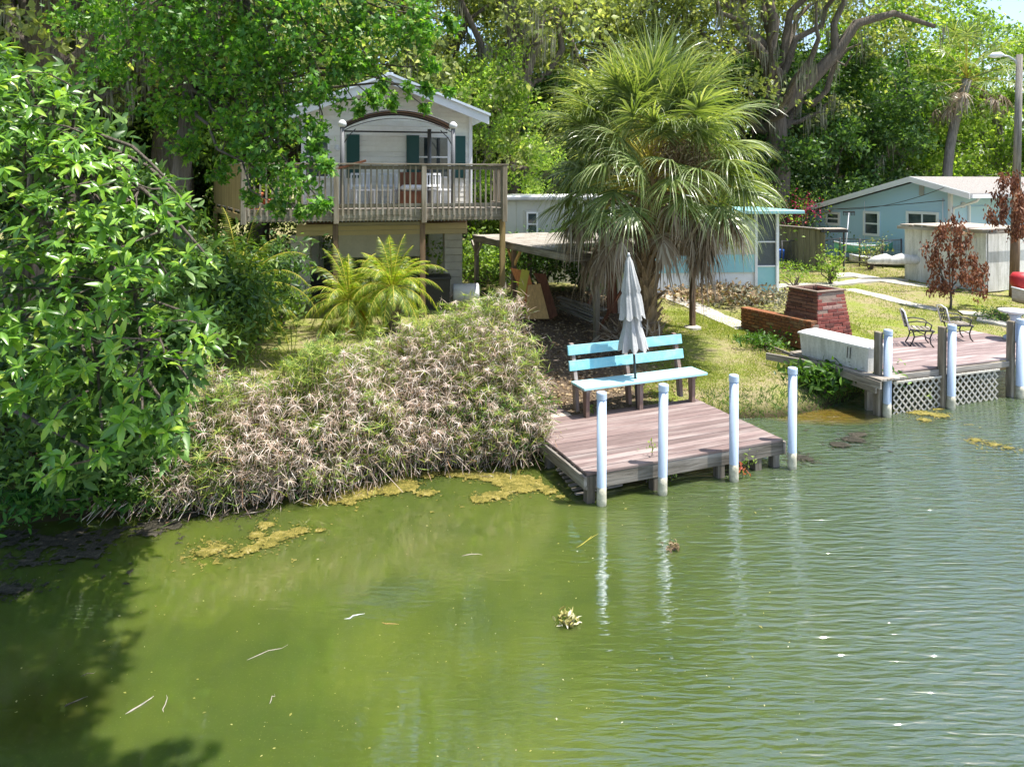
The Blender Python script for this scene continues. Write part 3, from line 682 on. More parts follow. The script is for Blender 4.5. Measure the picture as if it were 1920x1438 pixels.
for i in range(9):
    a = D(1052+random.uniform(-8,8), 562+i*3.2, 17.2); b = D(1128+random.uniform(-20,14), 572+i*3.0+random.uniform(-3,5), 15.9)
    for q in (a, b): q.z = gz(q.x, q.y)+.04+.05*(9-i)*.7+random.uniform(0,.02)
    d = b-a; o = part('board', board(round(d.length,1), .12, .035, MT['grey']), None, (a+b)/2, (0, -math.atan2(d.z, math.hypot(d.x,d.y)), math.atan2(d.y, d.x)))
    o.name = 'scrap_board'; tag(o, ['topmost','second','third','fourth','fifth','sixth','seventh','eighth','lowest'][i]+' weathered scrap board, counted from the back, in the low pile under the shelter', 'board', 'scrap boards piled under the shelter')
for i, (px, y0, y1, mt, lb) in enumerate([(1142,488,575,'rust','narrow red brown plank standing under the shelter, left of a pair'), (1151,488,570,'rust','narrow red brown plank standing under the shelter, right of a pair'), (1162,486,560,'white_wood','white plank standing behind the folded parasol')]):
    a = D(px, y1, 17.0); b = D(px+1, y0, 17.2); a.z = gz(a.x, a.y)
    o = part('standing_plank', board(.14, .03, round(b.z-a.z,2), MT[mt]), None, (a+b)/2, (-.05,0,.3)); tag(o, lb, 'plank')
for i, (x0, y0, x1, y1, lb) in enumerate([(1095,590,1130,505,'brown pole slanting left behind the front shelter post'), (1110,640,1168,540,'brown pole slanting towards the palm trunk')]):
    a = D(x0, y0, 15.1 if i else 16.4); b = D(x1, y1, 15.0 if i else 16.6); m = MB(); m.tube([a, b], .035, 7)
    tag(part('slanting_pole', m.mesh('slanting_pole', MT['rust'], True), None), lb, 'pole')

# ------------------------------------------------------------------ raised house with deck
HA = math.radians(12.3)
DA = Vector((-5.87, 15.5, 0))
def hw(x, y, z=0): return DA+Vector((x*math.cos(HA)-y*math.sin(HA), x*math.sin(HA)+y*math.cos(HA), z))
hs = thing('raised_house', 'small cream sided house on tall block piers with white gable roof', 'house', DA, HA)
hx0, hx1, hy, hyb = 1.13, 5.32, 1.9, 11.5; hf, he, hp = 3.25, 5.62, 6.42; hm = (hx0+hx1)/2
m = MB(); m.poly([(hx0+.03,hy+.05,hf-.3), (hx1-.03,hy+.05,hf-.3), (hx1-.03,hy+.05,he), (hm,hy+.05,hp), (hx0+.03,hy+.05,he)], (0, hyb-hy, 0)); part('wall', m.mesh('wall', MT['siding']), hs)
wins = [(1.20,1.72,4.02,5.02), (3.90,4.72,4.02,5.02)]
z = hf-.26; k = 0
while z < hp-.15:
    z1 = z+.128
    if z < he: xa, xb = hx0, hx1
    else:
        f = (z1-he)/(hp-he); xa = hx0+(hm-hx0)*f; xb = hx1-(hx1-hm)*f
    if xb-xa > .15:
        part('siding_board', board(round(xb-xa,2), .016, .126, MT['siding'], .003), hs, ((xa+xb)/2, hy+.034, z+.064), (-.07,0,0))
    z = z1
for sx in (hx0, hx1): part('corner_trim', board(.09, .06, he-hf+.3, MT['trim'], .003), hs, (sx, hy+.02, (he+hf)/2-.15))
# roof: two slabs with standing ribs and rake boards
sl_ = (hp-he)/(hm-hx0); ov = .38
for s, nm in ((-1,'l'), (1,'r')):
    xe = hm+s*(hx1-hm+ov); ze = hp-(hx1-hm+ov)*sl_
    m = MB(); m.poly([(hm, hy-.55, hp+.02), (xe, hy-.55, ze+.02), (xe, hy-.55, ze+.10), (hm, hy-.55, hp+.10)], (0, hyb-hy+1, 0)); part('roof_slope', m.mesh('roof_slope', MT['roofm']), hs)
    m = MB(); m.poly([(hm, hy-.60, hp-.14), (xe, hy-.60, ze-.14), (xe, hy-.60, ze+.11), (hm, hy-.60, hp+.11)], (0, .045, 0)); part('rake_board', m.mesh('rake_board', MT['trim']), hs)
    m = MB(); m.poly([(hm, hy-.66, hp+.08), (xe+s*.03, hy-.66, ze+.07), (xe+s*.03, hy-.66, ze+.13), (hm, hy-.66, hp+.14)], (0, .12, 0)); part('drip_edge', m.mesh('drip_edge', MT['roofm']), hs)
    for i in range(11):
        y = hy-.3+i*.95; m = MB(); m.poly([(hm, y, hp+.10), (xe, y, ze+.10), (xe, y, ze+.13), (hm, y, hp+.13)], (0, .03, 0)); part('roof_rib', m.mesh('roof_rib', MT['roofm']), hs)
m = MB(); m.box(hm-.08, hm+.08, hy-.62, hyb+.4, hp+.105, hp+.145); part('ridge_cap', m.mesh('ridge_cap', MT['roofm']), hs)
def window(parent, x0, x1, z0, z1, y, rz=0, mull=None):
    m = MB(); t = .05
    m.box(x0-t, x1+t, y-.03, y+.02, z1, z1+t); m.box(x0-t, x1+t, y-.035, y+.02, z0-t, z0); m.box(x0-t, x0, y-.03, y+.02, z0, z1); m.box(x1, x1+t, y-.03, y+.02, z0, z1)
    fo = part('window', m.mesh('window', MT['trim']), parent)
    m = MB(); m.box(x0, x1, y-.002, y+.012, z0, z1); part('pane', m.mesh('pane', MT['glass']), fo)
    m = MB(); zm = (z0+z1)/2
    if mull == 'v': m.box((x0+x1)/2-.02, (x0+x1)/2+.02, y-.02, y-.003, z0, z1)
    else: m.box(x0, x1, y-.02, y-.003, zm-.02, zm+.02)
    part('sash_bar', m.mesh('sash_bar', MT['trim']), fo); return fo
for x0, x1, z0, z1 in wins: window(hs, x0, x1, z0, z1, hy+.02)
def shutter(x):
    m = MB(); m.box(x-.16, x+.16, hy-.035, hy+.0, 3.98, 5.07)
    s = part('shutter', m.mesh('shutter', MT['green']), hs)
    for za, zb in ((4.04,4.28), (4.36,5.0)):
        m = MB(); m.box(x-.11, x+.11, hy-.05, hy-.036, za, zb); part('shutter_panel', m.mesh('shutter_panel', MT['green']), s)
for px in (662, 774, 861):
    r = (px-960)/F; x = (6.275+r*17.356)/(.977-r*.213); shutter(x)
m = MB(); m.tube([(1.95,hy-.12,4.78), (1.95,hy-.16,4.7), (1.95,hy-.22,4.66)], [.05,.07,.03], 10); part('wall_lamp', m.mesh('wall_lamp', MT['whitep'], True), hs)
# lower skirt and piers
part('skirt_panel', board(4.25, .05, .28, MT['siding_y']), hs, (3.1, hy+.05, 2.68))
for z in (2.60, 2.72): part('skirt_board', board(4.27, .03, .11, MT['siding_y'], .004), hs, (3.1, hy+.01, z), (-.08,0,0))
m = MB()
for i in range(140): 
    x = .3+i*.04; m.box(x, x+.02, .06, .5, 3.0-.02*(i % 2), 3.01)
part('corrugated_edge', m.mesh('corrugated_edge', MT['alu']), hs)
m = MB(); m.box(1.98, 4.02, hy+.02, hy+.14, 1.98, 2.86); part('stucco_panel', m.mesh('stucco_panel', MT['stucco']), hs)
for x in (1.06, 4.88):
    g = hw(x, hy+.3); z0 = gz(g.x, g.y)
    nbk = 9; bh = (2.56-z0)/nbk
    for i in range(nbk): part('pier_block', board(.46, .42, round(bh-.006,3), MT['block'], .005), hs, (x+random.uniform(-.004,.004), hy+.26, z0+bh*(i+.5)))
    for yy in (4.5, 7.5): part('rear_pier', board(.46, .42, 1.9, MT['block'], .005), hs, (x, hy+yy, 1.6))
g = hw(4.88, hy+.2); part('pier_slab', board(1.0, .8, .22, MT['concrete']), hs, (4.95, hy+.1, gz(g.x, g.y)+.06))
m = MB(); m.box(hx0+.05, hx1-.05, hy+.3, hyb, 2.62, 2.94); part('floor_frame', m.mesh('floor_frame', MT['brownz']), hs)

# deck (its own thing)
dk = thing('raised_deck', 'weathered timber deck with picket railing in front of the cream house', 'deck', DA, HA)
LX = 5.84; zf = 3.27; zt = 4.27
BL = Vector((-1.6, 5.67, 0))                        # back end of the left side
m = MB(); m.poly([(0,0,zf-.06), (LX,0,zf-.06), (LX,hy,zf-.06), (1.1,hy,zf-.06), (1.1,5.4,zf-.06), (BL.x,BL.y,zf-.06)], (0,0,.03)); part('floor_frame', m.mesh('floor_frame', MT['grey']), dk)
nb = 13
for i in range(nb):
    y0 = .02+i*.145; xl = BL.x*(y0/5.67)
    part('floor_board', board(round(LX-xl,2), .138, .03, MT['grey']), dk, ((LX+xl)/2, y0+.07, zf-.014))
m = MB()
for i in range(25):
    y0 = hy+.03+i*.145; xl = BL.x*(y0/5.67)
    if y0 < 5.4: m.box(xl, 1.08, y0, y0+.138, zf-.03, zf+.001)
part('side_floor', m.mesh('side_floor', MT['grey']), dk)
part('rim_joist', board(LX+.04, .045, .25, MT['rail']), dk, (LX/2, -.03, zf-.135)); part('rim_joist', board(hy, .045, .25, MT['rail']), dk, (LX+.03, hy/2, zf-.135), (0,0,PI/2))
for i in range(12): part('joist', board(hy, .04, .2, MT['grey']), dk, (.3+i*.48, hy/2, zf-.17), (0,0,PI/2))
for x in (.03, 1.98, 3.93, LX-.03):
    part('rail_post', board(.11, .11, 1.32, MT['railz'], .006), dk, (x, -.08, zt-.66))
    g = hw(x, .05); z = gz(g.x, g.y)-.1
    if x > .1: part('support_post', board(.12, .12, round(zf-.27-z,2), MT['yellowz' if x > 5 else 'brownz'], .006), dk, (x-.02, .07, (z+zf-.27)/2))
part('top_rail', board(LX+.1, .14, .035, MT['rail']), dk, (LX/2, -.07, zt+.015))
part('upper_rail', board(LX, .04, .085, MT['rail']), dk, (LX/2, -.02, zt-.06)); part('lower_rail', board(LX, .04, .085, MT['rail']), dk, (LX/2, -.02, zf+.08))
pk = board(.038, .034, 1.13, MT['railz'], .004, 'picket')
n = 46
for i in range(n):
    x = .12+i*(LX-.22)/(n-1); 
    if min(abs(x-q) for q in (.03,1.98,3.93,LX-.03)) < .065: continue
    part('picket', pk, dk, (x, -.062, zt-.58+random.uniform(-.008,.008)), (random.uniform(-.01,.01), random.uniform(-.012,.012), 0))
for i in range(13): part('picket', pk, dk, (LX+.06, .12+i*.135, zt-.58))
part('top_rail', board(hy, .14, .035, MT['rail']), dk, (LX+.02, hy/2, zt+.012), (0,0,PI/2)); part('lower_rail', board(hy, .04, .085, MT['rail']), dk, (LX+.02, hy/2, zf+.08), (0,0,PI/2))
# left side: solid privacy boards
L = BL.length; an = math.atan2(BL.y, BL.x); n = 36
for i in range(n):
    t = (i+.5)/n; part('privacy_board', board(L/n-.008, .022, 1.0 if i % 8 else 1.2, MT['yellowz'], .003), dk, (BL.x*t-.03, BL.y*t, zt-.50 if i % 8 else zt-.6), (0,0,an))
part('side_rail', board(L, .12, .035, MT['rail']), dk, (BL.x/2, BL.y/2, zt+.015), (0,0,an)); part('side_joist', board(L, .045, .14, MT['yellowz']), dk, (BL.x/2-.02, BL.y/2, zf-.17), (0,0,an))
for t in (.45, .97):
    g = hw(BL.x*t, BL.y*t); z = gz(g.x, g.y)-.1; part('support_post', board(.12,.12,round(zf-.2-z,2), MT['yellowz'], .006), dk, (BL.x*t, BL.y*t, (z+zf-.2)/2))
part('diagonal_prop', board(.8, .03, .05, MT['rust']), dk, (2.25, -.12, zt-.02), (0,-.28,0))

# arched awning on the deck
aw = thing('arched_awning', 'brown arched metal awning frame with cloth roof on the raised deck', 'awning', hw(0,0,0), HA)
def xat(px, y):
    ox = DA.x-y*math.sin(HA); oy = DA.y+y*math.cos(HA); r = (px-960)/F; return (r*oy-ox)/(math.cos(HA)-r*math.sin(HA))
xa, xb = xat(642, .5), xat(846, .7); ya, yb = .35, 1.45
def arc(x, top=.36, base=5.2): 
    t = (x-xa)/(xb-xa); return base+top*math.sin(PI*t)**.8
n = 24; vs = []; fs = []
m = MB()
for i in range(n+1):
    x = xa+(xb-xa)*i/n; z = arc(x)
    for y in (ya, yb): vs += [(x, y, z), (x, y, z+.012)]
for i in range(n): a = 4*i; b = a+4; fs += [(a+1,a+3,b+3,b+1), (a,b,b+2,a+2), (a,a+1,b+1,b), (a+2,b+2,b+3,a+3)]
m.add(vs, fs); part('cloth_roof', m.mesh('cloth_roof', LF['cloth'], True, fix=False), aw)
for y in (ya-.02, (ya+yb)/2, yb+.02):
    m = MB(); m.tube([(xa+(xb-xa)*i/20, y, arc(xa+(xb-xa)*i/20)-.015) for i in range(21)], .018, 6); part('arch_rib', m.mesh('arch_rib', MT['dark'], True), aw)
m = MB(); m.tube([(xa+.05+(xb-xa-.1)*i/20, ya-.03, arc(xa+(xb-xa)*i/20, .30)-.14) for i in range(21)], .01, 5); part('arch_brace', m.mesh('arch_brace', MT['dark'], True), aw)
m = MB(); m.tube([(xa, yb, 5.12), (xb, yb, 5.12)], .02, 6); part('tie_bar', m.mesh('tie_bar', MT['dark'], True), aw)
for x in (xa, xb, xb-.45):
    y = ya if x != xb-.45 else yb
    m = MB(); m.tube([(x, y, zf), (x, y, 5.2)], .05, 10); part('column', m.mesh('column', MT['steel'], True), aw)
for x in (xa, xb):
    m = MB(); m.lathe([(.06,5.14), (.10,5.18), (.10,5.24), (.04,5.3)], 12, (x, ya, 0)); part('column_cap', m.mesh('column_cap', MT['whitep'], True), aw)
    s = 1 if x == xa else -1
    m = MB(); m.tube([(x, ya, 4.7), (x+s*.12, ya, 4.92), (x+s*.3, ya, 5.1)], .012, 6); part('corner_scroll', m.mesh('corner_scroll', MT['dark'], True), aw)

# deck furniture
def deck_chair(px, y, rz, label, mat):
    x = xat(px, y); t = thing('deck_chair', label, 'chair', hw(x, y, zf), HA+rz, 'chairs behind the deck railing')
    for sx in (-.22,.22):
        for sy in (-.2,.2): part('leg', board(.035,.035,.8 if sy > 0 else .42, MT[mat], .003), t, (sx, sy, .4 if sy > 0 else .21))
    part('seat', board(.48,.46,.04, MT[mat]), t, (0,0,.42))
    for z in (.52,.80): part('back_rail', board(.46,.03,.05, MT[mat]), t, (0,.2,z))
    for k in range(5): part('back_slat', board(.03,.018,.3, MT[mat], .002), t, (-.16+k*.08,.2,.66))
deck_chair(680, .9, .3, 'white framed chair behind the pickets near the middle rail post', 'whitep')
deck_chair(722, 1.0, -.4, 'white framed chair behind the pickets, middle of three', 'whitep')
deck_chair(820, .8, .5, 'white framed chair behind the pickets below the awning end', 'whitep')
x = xat(772, .9); t = thing('wicker_chair', 'brown wicker chair with white cushion behind the deck pickets', 'chair', hw(x, .9, zf), HA)
part('seat_base', board(.6,.6,.4, MT['rust'], .03), t, (0,0,.2)); part('backrest', board(.6,.1,.5, MT['rust'], .03), t, (0,.28,.6), (-.12,0,0))
part('cushion', board(.54,.5,.16, MT['whitep'], .06), t, (0,-.04,.46))
def pot(px, y, r, h, label, base=None, foliage='mid', nl=60, fl=.3):
    x = xat(px, y) if base is None else 0; loc = hw(x, y, zf) if base is None else base
    t = thing('potted_plant', label, 'potted plant', loc)
    m = MB(); m.lathe([(r*.68,0), (r,h*.85), (r*1.1,h*.86), (r*1.1,h), (r*.9,h), (r*.85,h*.9)], 18); part('pot', m.mesh('pot', MT['terra'] if base is None else MT['dark'], True), t)
    p, d = blob_pts((0,0,h+fl*.5), (fl*.6,fl*.6,fl*.6), nl, .2); V, Fc = scatter(*LANCE, p, d+np.array([0,0,.4]), rdir(nl,.8), rng.uniform(.1,.2,nl))
    part('foliage', npmesh('foliage', V, Fc, LF[foliage]), t, stuff=False)
pot(478, .35, .17, .38, 'tall red terracotta pot with plant behind the left pickets')
pot(502, .5, .13, .22, 'small terracotta pot with plant right of the tall red pot', nl=30)
# things under the house
def bin_(px, py, w, h, mat, label, Y):
    p = D(px, py, Y); z = gz(p.x, p.y); t = thing('storage_bin', label, 'bin', (p.x, p.y, z), .15)
    m = MB(); m.add([(-w*.44,-.25,0), (w*.44,-.25,0), (w*.44,.25,0), (-w*.44,.25,0), (-w/2,-.3,h), (w/2,-.3,h), (w/2,.3,h), (-w/2,.3,h)], [(0,3,2,1), (0,1,5,4), (1,2,6,5), (2,3,7,6), (3,0,4,7), (4,5,6,7)])
    part('tub', m.mesh('tub', MT[mat]), t); part('lid', board(w*1.06, .66, .06, MT[mat], .01), t, (0,0,h+.03))
bin_(820, 560, .6, .75, 'black', 'black lidded bin under the house by the right pier', 17.3)
bin_(745, 575, .8, .5, 'alu', 'grey lidded bin under the house behind the young palms', 17.2)
bin_(600, 560, .6, .6, 'black', 'black lidded bin under the house by the left pier', 18.3)
p = G(868, 580); m = MB(); m.tube([(-.32,0,.24), (-.30,0,.24), (.30,0,.24), (.32,0,.24)], [.2,.24,.24,.2], 18)
o = part('white_drum', m.mesh('white_drum', MT['whitep'], True), None, (p.x+.05, p.y+.3, gz(p.x, p.y)+.1), (0,0,.12)); tag(o, 'white plastic drum lying on its side by the block pier', 'drum')
pp = G(905, 590); pot(0, 0, .2, .35, 'black pot with small green plant between shelter and house pier', Vector((D(915,560,18).x, 18, gz(0,18))), 'mid', 80, .45)
pp = D(640, 560, 19.2); t = thing('parked_mower', 'dark garden machine in the shade under the house', 'mower', (pp.x, pp.y, gz(pp.x, pp.y)), .5)
part('body', board(1.2,.6,.35, MT['black'], .06), t, (0,0,.4)); part('seat', board(.35,.4,.3, MT['dark'], .05), t, (-.2,0,.7))
for sx in (-.4,.4):
    for sy in (-.3,.3): m = MB(); m.tube([(sx,sy-.05,.2), (sx,sy+.05,.2)], .2, 14); part('wheel', m.mesh('wheel', MT['dark']), t)

# ------------------------------------------------------------------ trailer homes behind
tw_ = thing('white_trailer', 'flat roofed white trailer home behind the shelter, small window', 'trailer', (0,0,0))
a = D(948, 440, 21.5); A2 = math.radians(24); t0 = Vector((a.x, a.y, 0)); tw_.location = t0; tw_.rotation_euler = (0,0,math.radians(4))
m = MB(); m.box(0, 5.6, 0, 2.6, .7, 3.32); part('wall', m.mesh('wall', MT['tmcwhite']), tw_)
part('roof', board(5.9, 2.9, .12, MT['trim'], .02), tw_, (2.8, 1.3, 3.40)); part('eave_strip', board(5.92, .04, .09, MT['alu'], .005), tw_, (2.8, -.17, 3.38))
for i in range(9): part('wall_batten', board(.03, .015, 2.5, MT['tmcwhite'], 0), tw_, (.6*i+.35, -.009, 2.05))
window(tw_, .68, .93, 2.28, 2.92, -.03); part('window_surround', board(.5, .03, .85, MT['tmcwhite'], .01), tw_, (.8, -.005, 2.6))
tt = thing('turquoise_trailer', 'long trailer with turquoise lower wall and screened porch behind the palm', 'trailer', D(1195,440,19.6).xy.to_3d(), math.radians(5))
m = MB(); m.box(0, 3.35, 0, 2.4, 1.85, 2.80); part('wall', m.mesh('wall', MT['tmcwhite']), tt)
m = MB(); m.box(0, 3.35, -.02, 2.4, 1.36, 1.848); part('turquoise_band', m.mesh('turquoise_band', MT['teal']), tt)
m = MB(); m.box(0, 3.35, .03, 2.4, .6, 1.358); part('white_skirt', m.mesh('white_skirt', MT['trim']), tt)
m = MB(); m.box(3.352, 4.0, .05, 2.4, 1.50, 3.0); part('screen', m.mesh('screen', MT['screen']), tt)
m = MB(); m.box(3.352, 4.0, .03, 2.4, .75, 1.498); part('porch_panel', m.mesh('porch_panel', MT['teal']), tt)
for x in (3.38, 4.0): part('porch_post', board(.08, .08, 2.25, MT['trim'], .005), tt, (x, 0, 1.9))
for z in (1.52, 2.2): part('screen_bar', board(.62, .04, .04, MT['trim'], .003), tt, (3.68, .02, z))
part('roof', board(1.6, 3.0, .09, MT['teal'], .01), tt, (3.75, 1.0, 3.05)); part('long_roof', board(3.4, 2.8, .07, MT['trim'], .01), tt, (1.2, 1.05, 2.86)); 

# ------------------------------------------------------------------ blue house
bh0 = P(1782, 505, .8); BA = math.radians(24)
bl = thing('blue_house', 'pale blue bungalow with white trimmed windows and grey shingle roof', 'house', (bh0.x, bh0.y, 0), BA)
# local x runs right-back (along the ridge), local y runs back-left along the gable wall
pk_y, pk_z, sl2 = 1.2, 4.0, .262
def rz_(y): return pk_z-abs(y-pk_y)*sl2
m = MB(); m.poly([(0,0,.6), (0,6.3,.6), (0,6.3,rz_(6.3)-.1), (0,pk_y,pk_z-.1), (0,0,rz_(0)-.1)], (8.5,0,0)); part('wall', m.mesh('wall', MT['blue']), bl)
m = MB(); m.box(.2, 3, 6.35, 7.8, .6, 2.5); part('side_wing_wall', m.mesh('side_wing_wall', MT['blue']), bl)
m = MB(); m.poly([(-.35,6.3,2.62), (-.35,8.2,2.5), (-.35,8.2,2.58), (-.35,6.3,2.70)], (4,0,0)); part('side_wing_roof', m.mesh('side_wing_roof', MT['trim']), bl)
for y0, y1 in ((pk_y, 6.75), (pk_y, -1.0)):
    m = MB(); z0, z1 = rz_(y0), rz_(y1); m.poly([(-.45,y0,z0), (-.45,y1,z1), (-.45,y1,z1+.07), (-.45,y0,z0+.07)], (9.4,0,0)); part('roof_slope', m.mesh('roof_slope', MT['shingle']), bl)
    m = MB(); m.poly([(-.49,y0,z0-.13), (-.49,y1,z1-.13), (-.49,y1,z1+.075), (-.49,y0,z0+.075)], (.036,0,0)); part('rake_board', m.mesh('rake_board', MT['trim']), bl)
m = MB(); m.box(-.42, 9, -1.06, -1.0, rz_(-1)-.10, rz_(-1)+.03); part('gutter', m.mesh('gutter', MT['trim']), bl)
m = MB(); m.tube([(.05,-1.0,rz_(-1)-.06), (.05,-.9,rz_(-1)-.2), (.04,-.1,2.95), (.04,-.06,2.7), (.04,-.06,.9)], .045, 8); part('downspout', m.mesh('downspout', MT['trim'], True), bl)
m = MB(); m.tube([(-.04,.25,3.3), (-.04,.25,.9)], .02, 6); part('conduit', m.mesh('conduit', MT['trim'], True), bl)
m = MB(); m.tube([(-.02,3.5,3.1), (-.02,3.5,.9)], .012, 6); part('wall_pipe', m.mesh('wall_pipe', MT['trim'], True), bl)
part('corner_board', board(.12, .12, 2.9, MT['trim'], .005), bl, (0, 0, 2.05))
def ywin(y0, y1, z0, z1, mull=None):
    m = MB(); t = .10
    m.box(-.04,.0,y0-t,y1+t,z1,z1+t); m.box(-.05,.0,y0-t,y1+t,z0-t,z0); m.box(-.04,.0,y0-t,y0,z0,z1); m.box(-.04,.0,y1,y1+t,z0,z1)
    fo = part('window', m.mesh('window', MT['trim']), bl)
    m = MB(); m.box(-.012,.01,y0,y1,z0,z1); part('pane', m.mesh('pane', MT['glass']), fo)
    m = MB()
    if mull: m.box(-.03,-.014,(y0+y1)/2-.03,(y0+y1)/2+.03,z0,z1)
    else: m.box(-.03,-.014,y0,y1,(z0+z1)/2-.03,(z0+z1)/2+.03)
    part('sash_bar', m.mesh('sash_bar', MT['trim']), fo)
def yb_(px):                                            # wall position seen at pixel column px
    r = (px-960)/F; return (bh0.x-r*bh0.y)/(math.sin(BA)+r*math.cos(BA))
def zb_(px, py): y = yb_(px); Y = bh0.y+y*math.cos(BA); return ZC-(py-HZ)/F*Y
ywin(yb_(1756), yb_(1704), zb_(1730,432), zb_(1730,402), 'v'); ywin(yb_(1646), yb_(1623), zb_(1635,438), zb_(1635,401)); ywin(yb_(1572), yb_(1552), zb_(1562,418), zb_(1562,402))
m = MB(); m.box(-.03,.0,yb_(1733),yb_(1724),zb_(1728,367),zb_(1728,348)); part('gable_vent', m.mesh('gable_vent', MT['alu']), bl)
m = MB(); m.box(1.0, 1.9, -.06, -.001, 1.0, 3.0); part('door', m.mesh('door', MT['blue']), bl)
for x in (.95, 1.93): part('door_trim', board(.07,.08,2.1, MT['trim'], .004), bl, (x, -.04, 2.0))
m = MB(); m.box(.55,.75,-.04,-.001,2.95,3.15); part('wall_box', m.mesh('wall_box', MT['alu']), bl)
# right wing with its own low gable
m = MB(); m.poly([(3.2,-.6,.6), (8.8,-.6,.6), (8.8,-.6,2.6), (6.0,-.6,3.3), (3.2,-.6,2.75)], (0,1.2,0)); part('wing_wall', m.mesh('wing_wall', MT['blue']), bl)
for xa_, xb_2, za, zb in ((.9,3.2,3.42,3.42), (3.2,6.2,3.42,2.75)):
    m = MB(); m.poly([(xa_,-1.5,za-.1), (xb_2,-1.5,zb-.1), (xb_2,-1.5,zb+.06), (xa_,-1.5,za+.06)], (0,1.4,0)); part('wing_roof', m.mesh('wing_roof', MT['trim']), bl)
# cables
def cable(pts, r, label, sag=.3):
    a, b = pts; P_ = [a.lerp(b, i/16)-Vector((0,0,sag*4*(i/16)*(1-i/16))) for i in range(17)]
    m = MB(); m.tube(P_, r, 5); tag(part('cable', m.mesh('cable', MT['dark'], True), None), label, 'cable')
cable((D(1500,395,29.5), D(1772,376,25)), .014, 'dark cable sagging across the blue gable wall', .05)
cable((D(1560,392,29), D(1770,352,24.7)), .012, 'cable running up under the eave of the blue house', .25)
cable((D(880,297,30), D(1010,300,30)), .03, 'pair of pale wires right of the cream house, upper', .05)
cable((D(880,303,30), D(1010,306,30)), .02, 'pair of pale wires right of the cream house, lower', .05)
cable((D(1635,333,33), D(1900,322,33)), .014, 'wire over the ridge of the blue house', .2)
cable((D(1420,215,30), D(1876,128,19.2)), .010, 'long wire climbing to the street light', .4)
cable((D(945,372,24), D(1020,345,30)), .015, 'wire from the trailer roof into the trees', .3)

# ------------------------------------------------------------------ wooden fence, wire fence, shed, clutter
fa = D(1452, 490, 25.5); fb = D(1546, 490, 24.0); dv = fb-fa; L = Vector((dv.x, dv.y)).length; an = math.atan2(dv.y, dv.x)
fz = gz(fa.x, fa.y); ff = thing('board_fence', 'grey green vertical board fence left of the blue house', 'fence', (fa.x, fa.y, fz), an)
n = int(L/.11)
for i in range(n): part('fence_board', board(.15, .02, 1.42, MT['fence'], .003), ff, (i*L/n+.05, -.012 if i % 2 else .012, .72+random.uniform(-.02,.02)))
part('fence_rail', board(L, .05, .09, MT['fence']), ff, (L/2,.05,1.2)); part('fence_cap', board(L+.1, .22, .03, MT['grey']), ff, (L/2,0,1.46), (0,.02,0))
wf = thing('wire_fence', 'black wire fence with thin posts in front of the blue house', 'fence', (0,0,0))
wp = [G(1466,505), G(1500,503), G(1536,502), G(1575,497), G(1612,500), G(1655,503), G(1690,500)]
for i, p in enumerate(wp):
    m = MB(); m.tube([(p.x,p.y,p.z-.1), (p.x,p.y,p.z+1.0)], .03, 8); part('fence_post', m.mesh('fence_post', MT['dark'], True), wf)
m = MB()
for a, b in zip(wp[:-1], wp[1:]):
    m.tube([a+Vector((0,0,.97)), b+Vector((0,0,.97))], .016, 5)
    n = 13
    for i in range(n):
        q = a.lerp(b, i/n); m.tube([q+Vector((0,0,.05)), q+Vector((0,0,.97))], .004, 3, False)
    for k in range(5): m.tube([a+Vector((0,0,.1+.17*k)), b+Vector((0,0,.1+.17*k))], .004, 3, False)
part('wire_mesh', m.mesh('wire_mesh', MT['dark'], fix=False), wf, stuff=True)
sh = P(1850, 541, .8); shd = thing('shed', 'low dirty white shed with ragged pale roof boards', 'shed', (sh.x, sh.y, gz(sh.x, sh.y)), BA)
r = (1697-960)/F; ys = (sh.x-r*sh.y)/(math.sin(BA)+r*math.cos(BA)); SHH = ZC-(437-HZ)/F*sh.y-gz(sh.x, sh.y)
n = 9; w = ys/n
for i in range(n): part('wall_panel', board(.05, w-.006, SHH, MT['boxw'], .004), shd, (0, w*(i+.5), SHH/2+.04+random.uniform(-.005,.005)))
for i in range(5): part('wall_panel', board(.44, .05, SHH, MT['boxw'], .004), shd, (.03+.45*(i+.5), .0, SHH/2+.04))
m = MB(); m.box(.04, 2.2, .04, ys-.03, .0, SHH); part('core', m.mesh('core', MT['stucco']), shd)
for i in range(6): part('roof_board', board(2.6+random.uniform(-.1,.1), ys/6-.01, .04, MT['pale'], .004), shd, (1.1+random.uniform(-.05,.05), ys/6*(i+.5), SHH+.10+random.uniform(0,.02)), (0,random.uniform(-.01,.01),random.uniform(-.02,.02)))
part('eave_board', board(ys+.3, .06, .10, MT['grey'], .004), shd, (-.16, ys/2, SHH+.03), (0,.01,PI/2)); part('eave_board', board(2.4, .05, .09, MT['grey'], .004), shd, (1.05, -.18, SHH+.03))
p = G(1840, 545); m = MB(); m.box(-.05,.3,-.12,-.06,0,.25)
